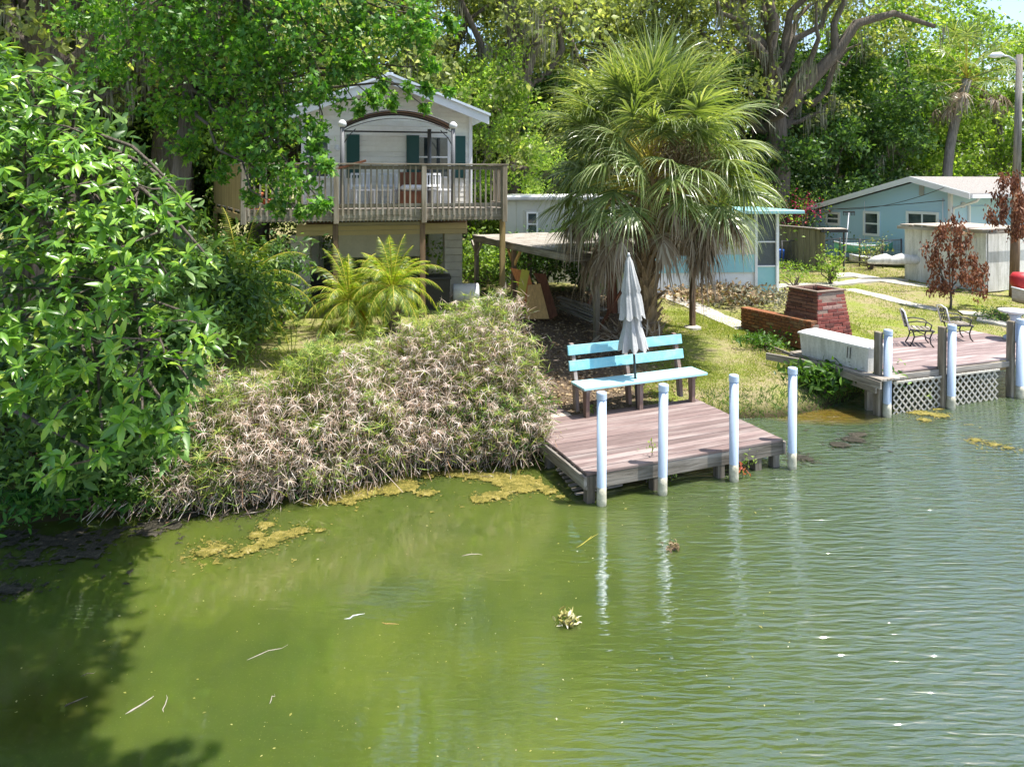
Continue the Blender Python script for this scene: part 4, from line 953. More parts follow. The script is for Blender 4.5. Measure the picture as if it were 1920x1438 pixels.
# boat, roll, kayak
pb = G(1655, 497)
def hull(name, label, loc, rz, L, w, h, mat):
    t = thing(name, label, 'boat', loc, rz); n = 10; vs = []; fs = []
    for i in range(n+1):
        s = i/n*2-1; k = max(0, 1-abs(s)**2.6)
        for (a, b) in ((-1,1), (-.7,.35), (0,0), (.7,.35), (1,1)): vs.append((s*L/2, a*w/2*k, h*b+(abs(s)**3)*h*.4))
    for i in range(n):
        for j in range(4): a = i*5+j; fs.append((a, a+1, a+6, a+5))
    m = MB(); m.add(vs, fs); me = m.mesh('hull', MT[mat], True, fix=False); part('hull', me, t)
    m = MB(); 
    for j in (0, 4): m.tube([vs[i*5+j] for i in range(n+1)], .025, 5)
    part('gunwale', m.mesh('gunwale', MT['whitep'], True), t)
hull('rowing_boat', 'mint green small boat on the grass behind the wire fence', (pb.x-.3, pb.y+.8, pb.z+.35), math.radians(5), 2.3, .8, .32, 'mint')
hull('white_canoe', 'white narrow canoe lying on the grass left of the shed', (G(1668,500).x, G(1668,500).y, pb.z+.02), math.radians(-22), 2.6, .55, .26, 'whitep')
p = D(1650, 478, 22.5); m = MB(); m.tube([(-.8,0,-.05), (-.55,0,0), (-.2,.04,.03), (.0,.02,-.02), (.3,0,.04), (.6,.02,0), (1.0,0,0)], [.06,.13,.17,.13,.18,.15,.14], 12)
tag(part('white_roll', m.mesh('white_roll', MT['boxw'], True), None, (p.x+.4, p.y, gz(p.x,p.y)+.62), (0,0,.05)), 'long rolled white tarp resting against the fence beside the shed', 'tarp roll')
p = D(1905, 505, 18.6); m = MB(); m.lathe([(.16,0), (.26,.12), (.28,.3), (.2,.42)], 16); tag(part('red_tub', m.mesh('red_tub', MT['red'], True), None, (p.x+.15, p.y, gz(p.x,p.y)+.55)), 'red plastic tub at the right edge behind the pole', 'tub')
p = D(1905, 530, 18.3); hull('upturned_kayak', 'pale beige kayak at the right edge behind the light pole', (p.x+.9, p.y, gz(p.x,p.y)+.2), .2, 2.4, .7, .35, 'pale')
p = D(1458, 470, 25); m = MB(); m.lathe([(.2,0), (.24,.5), (.22,.52)], 14); tag(part('blue_barrel', m.mesh('blue_barrel', MT['bluep'], True), None, (p.x, p.y, gz(p.x,p.y)+.15)), 'blue plastic barrel between the trailer porch and the board fence', 'barrel')
# grill shape beyond fence and rake
p = D(1556, 430, 25.5); t = thing('garden_rake', 'upright rake leaning beside the small window of the blue house', 'rake', (p.x+.3, p.y-.6, gz(p.x,p.y)))
m = MB(); m.tube([(-.08,0,0), (.1,0,2.0)], .02, 6); part('handle', m.mesh('handle', MT['whitep'], True), t)
m = MB(); m.box(-.1,.3,-.02,.02,1.98,2.03)
for i in range(8): m.box(-.1+i*.055,-.085+i*.055,-.02,.0,1.88,2.0)
part('rake_head', m.mesh('rake_head', MT['dark']), t)
p = D(1560, 430, 24.2); t = thing('dark_shelf', 'dark cluttered shelf top right of the board fence', 'shelf', (p.x, p.y, gz(p.x,p.y)))
part('top', board(.9,.4,.10, MT['dark']), t, (0,0,1.4)); part('board', board(1.0,.5,.03, MT['pale']), t, (-.1,0,1.47))
for sx in (-.4,.4): part('leg', board(.05,.05,1.35, MT['dark']), t, (sx,0,.68))
# plant trellis obelisks
for i, px in enumerate((1512, 1480)):
    p = G(px, 503); m = MB()
    for a in range(4):
        q = a*PI/2+.4; m.tube([(.18*math.cos(q),.18*math.sin(q),0), (0,0,1.25-.3*i)], .008, 4)
    for z in (.3,.6,.9):
        rr = .18*(1-z/1.25); m.tube([(rr*math.cos(k*PI/4),rr*math.sin(k*PI/4),z) for k in range(9)], .006, 4, False)
    tag(part('trellis', m.mesh('trellis', MT['dark'], fix=False), None, p), ['taller thin metal trellis in front of the board fence', 'shorter thin metal trellis beside the trailer porch'][i], 'trellis')
# red brown building far behind with rubble roof
p = D(1512, 392, 36); t = thing('far_shed', 'dark red brown far building left of the blue roof', 'building', (p.x, p.y, 0), .1)
m = MB(); m.box(0,3.2,0,3,.8,3.15); part('wall', m.mesh('wall', MT['redroof']), t); part('roof', board(3.6,3.4,.12, MT['felt']), t, (1.9,1.5,3.24), (.04,.0,0))
# street light pole
a = G(1901, 557); t = thing('street_light', 'tall grey wooden pole with curved arm street light at the right edge', 'street light', a, 0); t.rotation_euler = (0, math.radians(1.35), 0)
m = MB(); m.tube([(0,0,-.3), (0,0,3.0)], [.125,.112], 14); part('lower_pole', m.mesh('lower_pole', MT['brownz'], True), t)
m = MB(); m.tube([(0,0,3.0), (0,0,6.9)], [.105,.08], 14); part('upper_pole', m.mesh('upper_pole', MT['bark2'], True), t)
m = MB(); m.tube([(-.05,0,6.55), (-.12,0,6.72), (-.32,0,6.84), (-.55,0,6.86)], .03, 8); part('arm', m.mesh('arm', MT['alu'], True), t)
m = MB(); m.tube([(-.45,0,6.87), (-.55,0,6.88), (-.75,0,6.86), (-.86,0,6.83)], [.03,.08,.08,.03], 10); part('lamp_head', m.mesh('lamp_head', MT['whitep'], True), t)

# ------------------------------------------------------------------ foliage tools
def tubes_np(segs, mat, name='limbs', n=6):
    m = MB()
    for pts, rs in segs: m.tube(pts, rs, n, False)
    return m.mesh(name, mat, True, fix=False)
def bend(a, b, sag=.15, k=6, wob=.06):
    a = Vector(a); b = Vector(b); L = (b-a).length; out = []
    off = Vector((random.uniform(-1,1), random.uniform(-1,1), random.uniform(-.3,1)))*L*sag
    for i in range(k+1):
        t = i/k; p = a.lerp(b, t)+off*math.sin(PI*t)
        if 0 < i < k: p += Vector((random.gauss(0,1), random.gauss(0,1), random.gauss(0,1)))*L*wob*.3
        out.append(p)
    return out
def taper(r0, r1, k): return [r0+(r1-r0)*i/k for i in range(k+1)]

def make_tree(name, label, loc, H, R, base, mat_leaf, mat_bark, nleaf, lsz, nblob=26, trunk_r=.3, low=.35, moss=0, group=None, seed=1, rz=0.0, aspect=.8, tpl=DIA, lean=(0,0), extra=(), opening=None):
    random.seed(seed); global rng; rng = np.random.default_rng(seed)
    t = thing(name, label, 'tree', loc, rz, group)
    fork = Vector((lean[0]*.5, lean[1]*.5, H*low*.8)); segs = [(bend((0,0,-.2), fork, .05, 6, .05), taper(trunk_r*1.15, trunk_r*.8, 6))]
    blobs = []; limbs = []
    for i in range(nblob):
        a = i*2.399+random.uniform(-.3,.3); f = (i+.5)/nblob; z = H*(low+(1-low)*f)
        rr = R*math.sqrt(max(.05, 1-((f-.42)/.62)**2))*random.uniform(.45,.92)
        c = Vector((rr*math.cos(a)+lean[0], rr*math.sin(a)+lean[1], z)); br = R*random.uniform(.24,.38)
        blobs.append((c, br))
        if i % 2 == 0 or i < 8:
            k = 7; mid = fork.lerp(Vector((lean[0]*.9, lean[1]*.9, z*.8)), random.uniform(.1,.7)) if i > 5 else fork
            limbs.append((bend(mid, c, .12, k, .12), taper(trunk_r*random.uniform(.3,.55), trunk_r*.07, k)))
    segs.append((bend(fork, (lean[0], lean[1], H*.85), .06, 7, .08), taper(trunk_r*.75, trunk_r*.12, 7)))
    for pts, r0, r1 in extra: limbs.append(([Vector(q) for q in pts], taper(r0, r1, len(pts)-1)))
    part('trunk', tubes_np(segs, mat_bark, 'trunk', 9), t); part('limbs', tubes_np(limbs, mat_bark, 'limbs', 6), t)
    vol = sum(b[1]**2 for b in blobs); ps = []
    for c, br in blobs:
        n = int(nleaf*br**2/vol)
        # smaller sprays inside every blob give the ragged outline
        ns = 16; sd = unit(rng.normal(size=(ns,3))); sc_ = np.array(c)+sd*br*rng.uniform(.35,1.05,(ns,1))*np.array([1,1,aspect])
        idx = rng.integers(0, ns, n); p = sc_[idx]+rng.normal(size=(n,3))*br*.20*np.array([1,1,.7])
        ps.append(p)
    p = np.concatenate(ps)
    if opening:
        cx, cz, rx, rz2, ym = opening; p = p[~((((p[:,0]-cx)/rx)**2+((p[:,2]-cz)/rz2)**2 < rng.uniform(.6,1.2,len(p)))&(p[:,1] < ym))]
    n = len(p)
    V, Fc = scatter(*tpl, p, rdir(n,-.15), rdir(n,.7), lsz*rng.uniform(.6,1.25,n))
    part('crown', npmesh('crown', V, Fc, mat_leaf), t, stuff=True)
    if moss:
        ends = [Vector(pt) for pts, _ in limbs for pt in pts[2:]]; q = []
        for i in range(moss):
            e = random.choice(ends); q.append((e.x+random.gauss(0,.25), e.y+random.gauss(0,.25), e.z))
        q = np.array(q); q = np.repeat(q, 14, 0)+rng.normal(size=(moss*14,3))*np.array([.10,.10,.12]); n = len(q)
        d = np.tile([0,0,-1.0], (n,1))+rng.normal(size=(n,3))*.06; sc = rng.uniform(.35,1.25,n)
        V, Fc = scatter(*DIA, q, d, rdir(n), np.stack([rng.uniform(.05,.11,n), sc, sc*.1], 1)); part('hanging_moss', npmesh('hanging_moss', V, Fc, LF['moss']), t, stuff=True)
    return t
def copy_tree(t, loc, rz, sc, label):
    c = t.copy(); link(c); c.location = loc; c.rotation_euler = (0,0,rz); c.scale = (sc,sc,sc) if not isinstance(sc, tuple) else sc; c['label'] = label
    for k in list(t.children): d = k.copy(); link(d, c)
    return c
def at(px, Y): x = (px-960)/F*Y; return (x, Y, gz(x, Y))

# ------------------------------------------------------------------ background trees
GT = 'trees standing behind the houses'
oak = make_tree('live_oak', 'big mossy live oak with forked limbs behind and right of the palm', at(1450,31), 16, 6.5, 0, LF['oak'], MT['bark'], 26000, .24, 28, .52, .40, 110, GT, 11, aspect=.7, opening=(1.2,8.6,3.6,2.6,2.5),
    extra=[([(0,-.3,0),(.1,-.5,3.5),(-.1,-.6,6.3)], .5, .36), ([(-.1,-.6,6.2),(-.5,-.8,8.0),(-.3,-1,9.8),(-1.0,-1,12.2)], .33, .14), ([(-.1,-.6,6.0),(.9,-1.0,7.0),(2.1,-1.4,8.4),(2.9,-1.5,9.6),(4.4,-1.6,10.0),(6.2,-1.4,9.5)], .34, .10), ([(2.1,-1.4,8.4),(2.0,-1.4,9.6),(2.8,-1.5,11.4)], .2, .08), ([(-.4,-.8,7.8),(-1.6,-1.2,9.0),(-2.6,-1.4,10.6)], .2, .07)])
lig = make_tree('leafy_tree', 'bright yellow green tree above the blue house roof ridge', at(1690,38), 12.5, 5.5, 0, LF['light'], MT['bark2'], 21000, .27, 24, .34, .22, 0, GT, 12)
drk = make_tree('dense_tree', 'dark dense tree between the palm and the blue house', at(1555,35), 9.5, 4.6, 0, LF['dark'], MT['bark'], 34000, .24, 24, .25, .12, 30, GT, 13)
olv = make_tree('oak_tree', 'tall olive green oak behind the cream house gable', at(960,27), 17, 6.0, 0, LF['oak'], MT['bark'], 25000, .24, 30, .42, .22, 90, GT, 14, aspect=.75)
mdl = make_tree('shade_tree', 'tall mid green tree rising left of the cream house', at(480,25), 16, 5.6, 0, LF['mid'], MT['bark'], 42000, .21, 30, .36, .24, 60, GT, 15)
copy_tree(oak, at(1160,36), 2.2, 1.1, 'mossy oak crown rising straight behind the sabal palm')
copy_tree(oak, at(330,20.5), 4.0, .95, 'mossy oak with thick grey trunk showing left of the deck')
copy_tree(oak, at(90,17), 1.0, .9, 'mossy oak at the far left above the broad leaved tree')
copy_tree(olv, at(800,31), 1.7, 1.0, 'olive oak directly above the cream house ridge')
copy_tree(olv, at(1290,40), 3.6, 1.15, 'olive oak crown between palm top and forked oak')
copy_tree(olv, at(640,33), 5.2, 1.0, 'olive oak behind the left slope of the cream house')
copy_tree(lig, at(1880,40), 2.4, .9, 'bright green tree behind the street light')
copy_tree(lig, at(1050,46), 5.0, 1.2, 'bright green far tree glimpsed left of the palm crown')
copy_tree(lig, at(880,24), 3.0, .55, 'small yellow green tree right of the cream house gable')
copy_tree(lig, at(200,33), 3.3, 1.2, 'bright green far tree seen through the left branches')
copy_tree(drk, at(1400,33), 2.0, .95, 'dark dense tree under the right side of the palm crown')
copy_tree(drk, at(1010,30), 4.2, .8, 'dark shrubby tree above the white trailer roof')
copy_tree(drk, at(1660,44), .7, 1.15, 'dark tree low behind the blue house peak')
copy_tree(mdl, at(-140,21), .9, 1.05, 'mid green tree at the left edge of the view')
copy_tree(mdl, at(2080,34), 3.9, .7, 'mid green tree past the right edge, behind the pole')
copy_tree(drk, at(360,27), 1.9, .85, 'dark tree low behind the deck privacy boards')
copy_tree(drk, at(120,24), 5.3, .9, 'dark tree low at the left behind the broad leaved tree')
# far wood that closes the view
def far_wood():
    global rng; rng = np.random.default_rng(77); cs = []
    for i in range(70):
        X = -75+i*2.3+rng.normal()*1.0; Y = 60+rng.normal()*4; h = rng.uniform(6,12)
        for k in range(7): cs.append((X+rng.normal()*1.6, Y+rng.normal()*1.5, 1+h*(k+.5)/7, rng.uniform(1.2,2.2)))
    cs = np.array(cs); n = 60000; i = rng.integers(0, len(cs), n)
    p = cs[i,:3]+rng.normal(size=(n,3))*cs[i,3:4]*.5
    V, Fc = scatter(*DIA, p, rdir(n,-.1), rdir(n,.6), rng.uniform(.35,.75,n))
    o = part('far_wood', npmesh('far_wood', V, Fc, LF['mid']), None, stuff=True); o['label'] = 'distant wood of mid green trees closing the view'; o['category'] = 'wood'
far_wood()
# understorey shrubs behind the houses and garden
def shrub(label, px, Y, w, h, n, sz, mat, tpl=DIA, name='shrub', seed=3, cat='shrub', group=None, base=None):
    global rng; rng = np.random.default_rng(seed); random.seed(seed)
    loc = at(px, Y) if base is None else tuple(base); t = thing(name, label, cat, loc, 0, group)
    segs = []; cs = []
    for i in range(9):
        c = Vector((random.gauss(0,w*.26), random.gauss(0,w*.24), h*random.uniform(.35,.85))); cs.append(c); segs.append((bend((random.gauss(0,.04),random.gauss(0,.04),0), c, .15, 4, .1), taper(.02+.01*h, .006, 4)))
    part('stems', tubes_np(segs, MT['bark'], 'stems', 5), t)
    i = rng.integers(0, 9, n); cc = np.array([tuple(c) for c in cs])[i]; p = cc+rng.normal(size=(n,3))*np.array([w*.17,w*.17,h*.15]); p[:,2] = np.abs(p[:,2])
    V, Fc = scatter(*tpl, p, rdir(n,.1), rdir(n,.8), sz*rng.uniform(.6,1.3,n)); part('foliage', npmesh('foliage', V, Fc, mat), t, stuff=True); return t
GS = 'shrubs behind the garden'
for k, (px, Y, w, h, mt, lb) in enumerate([(905,21,2.6,1.5,'mid','green shrub behind the shelter, next to the house pier'), (1010,20.5,2.4,1.7,'dark','dark shrub below the white trailer'), (1100,19.9,1.8,1.3,'dark','dark low shrub below the trailer end'),
        (1470,30,3.4,3.2,'mid','tall bush between the trailer porch and the far red building'), (1590,31,3,2.6,'dark','dark bush behind the blue house wing'), (760,27,5,2.2,'mid','sunlit shrub seen under the raised house'), (600,26,4,2,'light','light shrub seen under the raised house at left'),
        (345,19.5,2.6,2.4,'light','light green bush behind the deck privacy boards'), (250,17,2.5,2.2,'mid','green bush left of the deck behind the broad leaved tree'), (410,22,3,2.0,'mid','bush farther back beyond the privacy boards'), (1850,33,5,3.5,'light','tall light bush behind the blue roof'), (1290,26,4,3.4,'mid','bush behind the turquoise trailer')]):
    shrub(lb, px, Y, w, h, 2600, .13, LF[mt], seed=30+k, group=GS)
t = shrub('pink flowering bush left of the blue house', 1508, 29.5, 1.5, 2.0, 300, .12, LF['pink'], seed=60); t.location.z += .55
shrub('young yellow green citrus shrub on the lawn', 0, 0, .75, 1.15, 420, .11, LF['light'], LANCE, 'citrus_shrub', 61, base=G(1558,533))
shrub('low sparse yellow green shrub left of the citrus shrub', 0, 0, .8, .5, 200, .09, LF['light'], LANCE, 'small_shrub', 62, base=G(1490,538))
shrub('low green weeds at the foot of the wire fence', 0, 0, 1.8, .35, 700, .10, LF['mid'], LANCE, 'weeds', 63, base=G(1490,508))
shrub('dark green groundcover patch below the pedestal', 0, 0, .9, .25, 500, .08, LF['dark'], LANCE, 'groundcover_plant', 64, base=G(1880,600))
shrub('pale leaved shrub by the rolled tarp', 0, 0, .9, 1.1, 300, .10, LF['oak'], LANCE, 'shrub', 65, base=G(1632,505))
shrub('dark green leafy shrub under the left of the deck', 0, 0, 2.2, 1.9, 3400, .15, LF['dark'], LANCE, 'shrub', 66, base=G(425,625)); shrub('tall dark leafy bush in front of the left pier', 0, 0, 1.7, 1.8, 3400, .15, LF['dark'], LANCE, 'shrub', 166, base=G(425,655)); shrub('deep green bush left of the feather palm', 0, 0, 2.0, 2.0, 3200, .15, LF['mid'], LANCE, 'shrub', 167, base=G(380,660))
shrub('green shrub at the foot of the left house pier', 0, 0, .8, .8, 700, .12, LF['mid'], LANCE, 'shrub', 67, base=G(530,620))
shrub('low green bush in front of the young palms, left', 0, 0, 1.4, 1.0, 1300, .13, LF['mid'], LANCE, 'shrub', 68, base=G(400,690))
shrub('dark overgrown bush below the broad leaved tree', 0, 0, 2.2, 1.5, 2600, .14, LF['dark'], LANCE, 'shrub', 69, base=G(200,800))
shrub('dark bush at the left edge under the broad leaved tree', 0, 0, 2.0, 1.4, 2400, .14, LF['dark'], LANCE, 'shrub', 70, base=G(40,830))
shrub('green weeds on the bank beside the ledge of the lattice dock', 0, 0, .9, .55, 900, .16, LF['lush'], LANCE, 'weeds', 71, base=G(1548,738))

shrub('dark weeds hanging on the bank under the dock box ledge', 0, 0, 1.3, .6, 900, .15, LF['dark'], LANCE, 'weeds', 72, base=(5.75,12.75,.15))
shrub('dark creeping plants in the shadow of the brick wall', 0, 0, 1.0, .3, 600, .10, LF['lush'], LANCE, 'weeds', 73, base=G(1440,655))
for k, (px, py, w, h, n, lf, lb) in enumerate([(110,880,1.8,.9,2200,'dark','dark leafy undergrowth low on the left bank, under the hanging boughs'), (270,890,1.5,.8,1800,'dark','dark leafy undergrowth beside the sedge thicket'), (10,900,1.6,1.0,1800,'mid','green undergrowth at the left edge of the bank'), (190,935,1.3,.35,1000,'lush','low green growth at the waterline of the left bank'), (60,950,1.3,.35,1000,'fern','low dark growth at the waterline by the left edge')]):
    shrub(lb, 0, 0, w, h, n, .12, LF[lf], LANCE, 'undergrowth_plant', 170+k, base=G(px, py))
# ------------------------------------------------------------------ palms
def strip(path, w0, w1, side):
    """narrow blade along a path, slightly folded"""
    V = []; k = len(path)
    for i, p in enumerate(path):
        t = i/(k-1); w = (w0*(1-t)+w1*t)*(.45+.55*math.sin(PI*min(1, t*1.2+.12)))
        V += [p-side*w, p+side*w]
    return V
def fan_frond(base, az, el, lp, R, mat, droop=.5, dead=False, nseg=34):
    """costapalmate frond: petiole then a fan of drooping segments"""
    d = Vector((math.cos(az)*math.cos(el), math.sin(az)*math.cos(el), math.sin(el))); g = Vector((0,0,-1))
    p = Vector(base); pts = [p.copy()]; dd = d.copy()
    for i in range(6): dd = (dd+g*(.05+.07*droop)).normalized(); p = p+dd*lp/6; pts.append(p.copy())
    side = dd.cross(g); side = side.normalized() if side.length > .05 else Vector((1,0,0)); up = side.cross(dd).normalized()
    tw = random.gauss(0,.35); side, up = side*math.cos(tw)+up*math.sin(tw), up*math.cos(tw)-side*math.sin(tw)
    mp = MB(); mp.tube(pts, taper(.022, .010, 6), 5); V = []; Fc = []
    for k in range(nseg):
        a = (k/(nseg-1)*2-1)*math.radians(128 if not dead else 120)+random.gauss(0,.03); L = R*(.68+.32*math.cos(a*.6))*random.uniform(.88,1.06)
        sd = (dd*math.cos(a)+side*math.sin(a)+up*(.18*abs(math.sin(a))+random.gauss(0,.05))).normalized()
        q = p+dd*R*.18*max(0, math.cos(a)); path = [q.copy()]; n = 6; cur = sd.copy(); dk_ = random.uniform(.25,.7); L *= random.uniform(.55,1.15) if dead else 1
        for i in range(n):
            t = (i+1)/n; cur = (cur+g*((.03+.42*t*t)*(droop+.25) if not dead else dk_)+Vector((random.gauss(0,.05),random.gauss(0,.05),0))*(2.2 if dead else 1)).normalized(); q = q+cur*L/n; path.append(q.copy())
        ws = cur.cross(up); w = sd.cross(up).normalized()*.9+Vector((0,0,1))*random.uniform(-.5,.5); w.normalize()
        o = len(V); V += strip(path, (.021 if not dead else .030)*R/.95, .003, w); Fc += [(o+2*i, o+2*i+1, o+2*i+3, o+2*i+2) for i in range(n)]
    me = npmesh('blade', np.array([tuple(v) for v in V]), np.array(Fc), mat)
    return mp.mesh('petiole', MT['olive'] if not dead else MT['boot'], True, fix=False), me
def sabal(name, label, base, top, R, nf, ndead, seed, nseg=34, boots=True, trunk_r=.17, tm='boot'):
    random.seed(seed); t = thing(name, label, 'palm tree', (0,0,0)); base = Vector(base); top = Vector(top)
    k = 12; pts = [base.lerp(top, i/k)+Vector((.06*math.sin(i*.6)-(0 if boots else .28*math.sin(PI*i/k)),0,0)) for i in range(k+1)]
    m = MB(); m.tube([base-Vector((0,0,.2))]+pts, [trunk_r*1.35]+[trunk_r*(1.15-.1*i/k) for i in range(k+1)], 14); part('trunk', m.mesh('trunk', MT[tm], True, fix=False), t)
    if boots:
        bm_ = MB(); bm_.poly([(-.06,0,0), (.06,0,0), (.045,.05,.16), (.02,.10,.30), (-.02,.10,.30), (-.045,.05,.16)], (0,.03,-.01)); bme = bm_.mesh('boot', MT['boot'])
        nb = 120; L = (top-base).length
        for i in range(nb):
            f = (i+.5)/nb; a = i*2.399; c = base.lerp(top, f); r = trunk_r*1.02
            sp = .5 if f > .25 else .9
            part('boot', bme, t, c+Vector((r*math.cos(a), r*math.sin(a), 0)), (random.uniform(-.2,.1)-(.25 if f < .3 else 0), random.uniform(-.25,.25), a-PI/2))
    c = top
    for i in range(nf):
        f = (i+.5)/nf; a = i*2.399+random.uniform(-.2,.2); el = math.radians(86-(92 if math.sin(a) > -.5 else 74)*f**.9+random.uniform(-9,9))
        me = fan_frond(c+Vector((0,0,.25-.45*f)), a, el, R*random.uniform(.42,.60), R*random.uniform(.33,.42)*(1.08-.2*f), LF['palm'], .45+.45*f, False, nseg)
        fr = part('frond', me[1], t); part('petiole', me[0], fr)
    for i in range(ndead):
        a = (0 if i % 2 else PI)+random.gauss(0,.75); el = math.radians(random.uniform(-34,12))
        me = fan_frond(c-Vector((0,0,.30)), a, el, R*random.uniform(.25,.58), R*random.uniform(.27,.40), LF['palm_dead'], 1.2, True, 36)
        fr = part('dead_frond', me[1], t); part('petiole', me[0], fr)
    return t
pbse = Vector((2.62, 14.25, gz(2.62,14.25))); ptop = D(1222, 332, 14.2)
pt = sabal('sabal_palm', 'large sabal palm with grey dead skirt leaning over the parasol', pbse, ptop, 3.0, 112, 42, 23, 50)
# dry flower stalk clump in the middle of the crown
rng = np.random.default_rng(5); n = 2600; c = D(1285, 300, 13.5); p = np.array(c)+rng.normal(size=(n,3))*np.array([.28,.22,.26])
V, Fc = scatter(*DIA, p, rdir(n), rdir(n), np.stack([np.full(n,.05), rng.uniform(.06,.2,n), np.full(n,.1)], 1)); part('dry_flower_stalks', npmesh('dry_flower_stalks', V, Fc, LF['litter']), pt, stuff=True)
# slender dead boots and litter at the palm foot
shrub('heap of fallen dead palm fronds at the palm foot', 0, 0, .9, .45, 500, .34, LF['palm_dead'], ([(0,0,0),(.06,.5,.02),(0,1,0),(-.06,.5,.02)], [(0,1,2),(0,2,3)]), 'frond_heap', 80, 'dead fronds', base=(2.25, 13.95, gz(2.25,13.95)))
b = at(1768, 33); sabal('cabbage_palm', 'far palm with pale curving trunk above the blue house', (b[0], b[1], b[2]), D(1812,150,33), 3.4, 34, 10, 22, 20, False, .19, 'bark2')

def feather(base, az, el, L, mat, nl=26, ll=.28, droop=.55, w=.013):
    d = Vector((math.cos(az)*math.cos(el), math.sin(az)*math.cos(el), math.sin(el))); g = Vector((0,0,-1)); p = Vector(base); pts = [p.copy()]; ds = [d.copy()]; k = 12
    for i in range(k): d = (d+g*droop*.055*(1+i*.25)).normalized(); p = p+d*L/k; pts.append(p.copy()); ds.append(d.copy())
    V = []; Fc = []
    for j in range(nl):
        t = .12+.88*j/(nl-1); i = min(k-1, int(t*k)); f = t*k-i; q = pts[i].lerp(pts[i+1], f); dd = ds[i]
        side = dd.cross(g); side = side.normalized() if side.length > .05 else Vector((1,0,0)); up = side.cross(dd)
        for s in (-1, 1):
            l = ll*math.sin(PI*min(1, .18+t*.78))*random.uniform(.85,1.1); cur = (dd*.75+side*s*.8+up*random.uniform(.05,.35)).normalized(); a = q.copy(); path = [a.copy()]
            for n_ in range(3): cur = (cur+g*.22).normalized(); a = a+cur*l/3; path.append(a.copy())
            o = len(V); V += strip(path, w, .002, up.cross(cur).normalized() if up.cross(cur).length > .05 else side); Fc += [(o+2*i2, o+2*i2+1, o+2*i2+3, o+2*i2+2) for i2 in range(3)]
    m = MB(); m.tube(pts, taper(.014,.004,k), 5)
    return npmesh('leaflets', np.array([tuple(v) for v in V]), np.array(Fc), mat), m.mesh('rachis', MT['fern_stem'] if mat.name == 'fern leaflet' else MT['olive'], True, fix=False)
def date_palm(label, base, htrunk, L, nf, mat, seed, tr=.10, name='date_palm', deadn=0, group=None, nl=34, ll=.27):
    random.seed(seed); t = thing(name, label, 'palm tree', base, 0, group)
    m = MB(); m.lathe([(tr*1.3,-.1), (tr*1.15,htrunk*.3), (tr*1.25,htrunk*.6), (tr*1.4,htrunk*.95), (tr*.8,htrunk+.05)], 14, fold=7, amp=.08); part('trunk', m.mesh('trunk', MT['bark'], True), t)
    for i in range(nf):
        f = (i+.5)/nf; a = i*2.399; el = math.radians(84-100*f+random.uniform(-6,6))
        lv, rc = feather((0,0,htrunk), a, el, L*random.uniform(.75,1.1), mat, nl, ll, .85+.7*f, .0095); fr = part('frond', lv, t); part('rachis', rc, fr)
    for i in range(deadn):
        lv, rc = feather((0,0,htrunk), -PI/2+.2+i*2.2, math.radians(-25), L*.8, LF['orange'], nl, ll, 1.4); fr = part('dead_frond', lv, t, label='orange dying frond'); part('rachis', rc, fr)
    return t
g1 = G(735, 628); g2 = G(655, 622)
date_palm('taller young date palm with stout trunk in front of the raised house', g1, .95, 1.3, 44, LF['date'], 31, .15, group='young date palms')
date_palm('shorter young date palm with an orange dying frond', g2, .62, 1.25, 40, LF['date'], 32, .10, deadn=2, group='young date palms')
date_palm('shaded feather palm under the left corner of the deck', G(450,650), 1.1, 1.7, 34, LF['areca'], 33, .08, 'feather_palm')
date_palm('small feather palm by the left house pier', G(490,640), .6, 1.1, 14, LF['areca'], 34, .06, 'feather_palm')

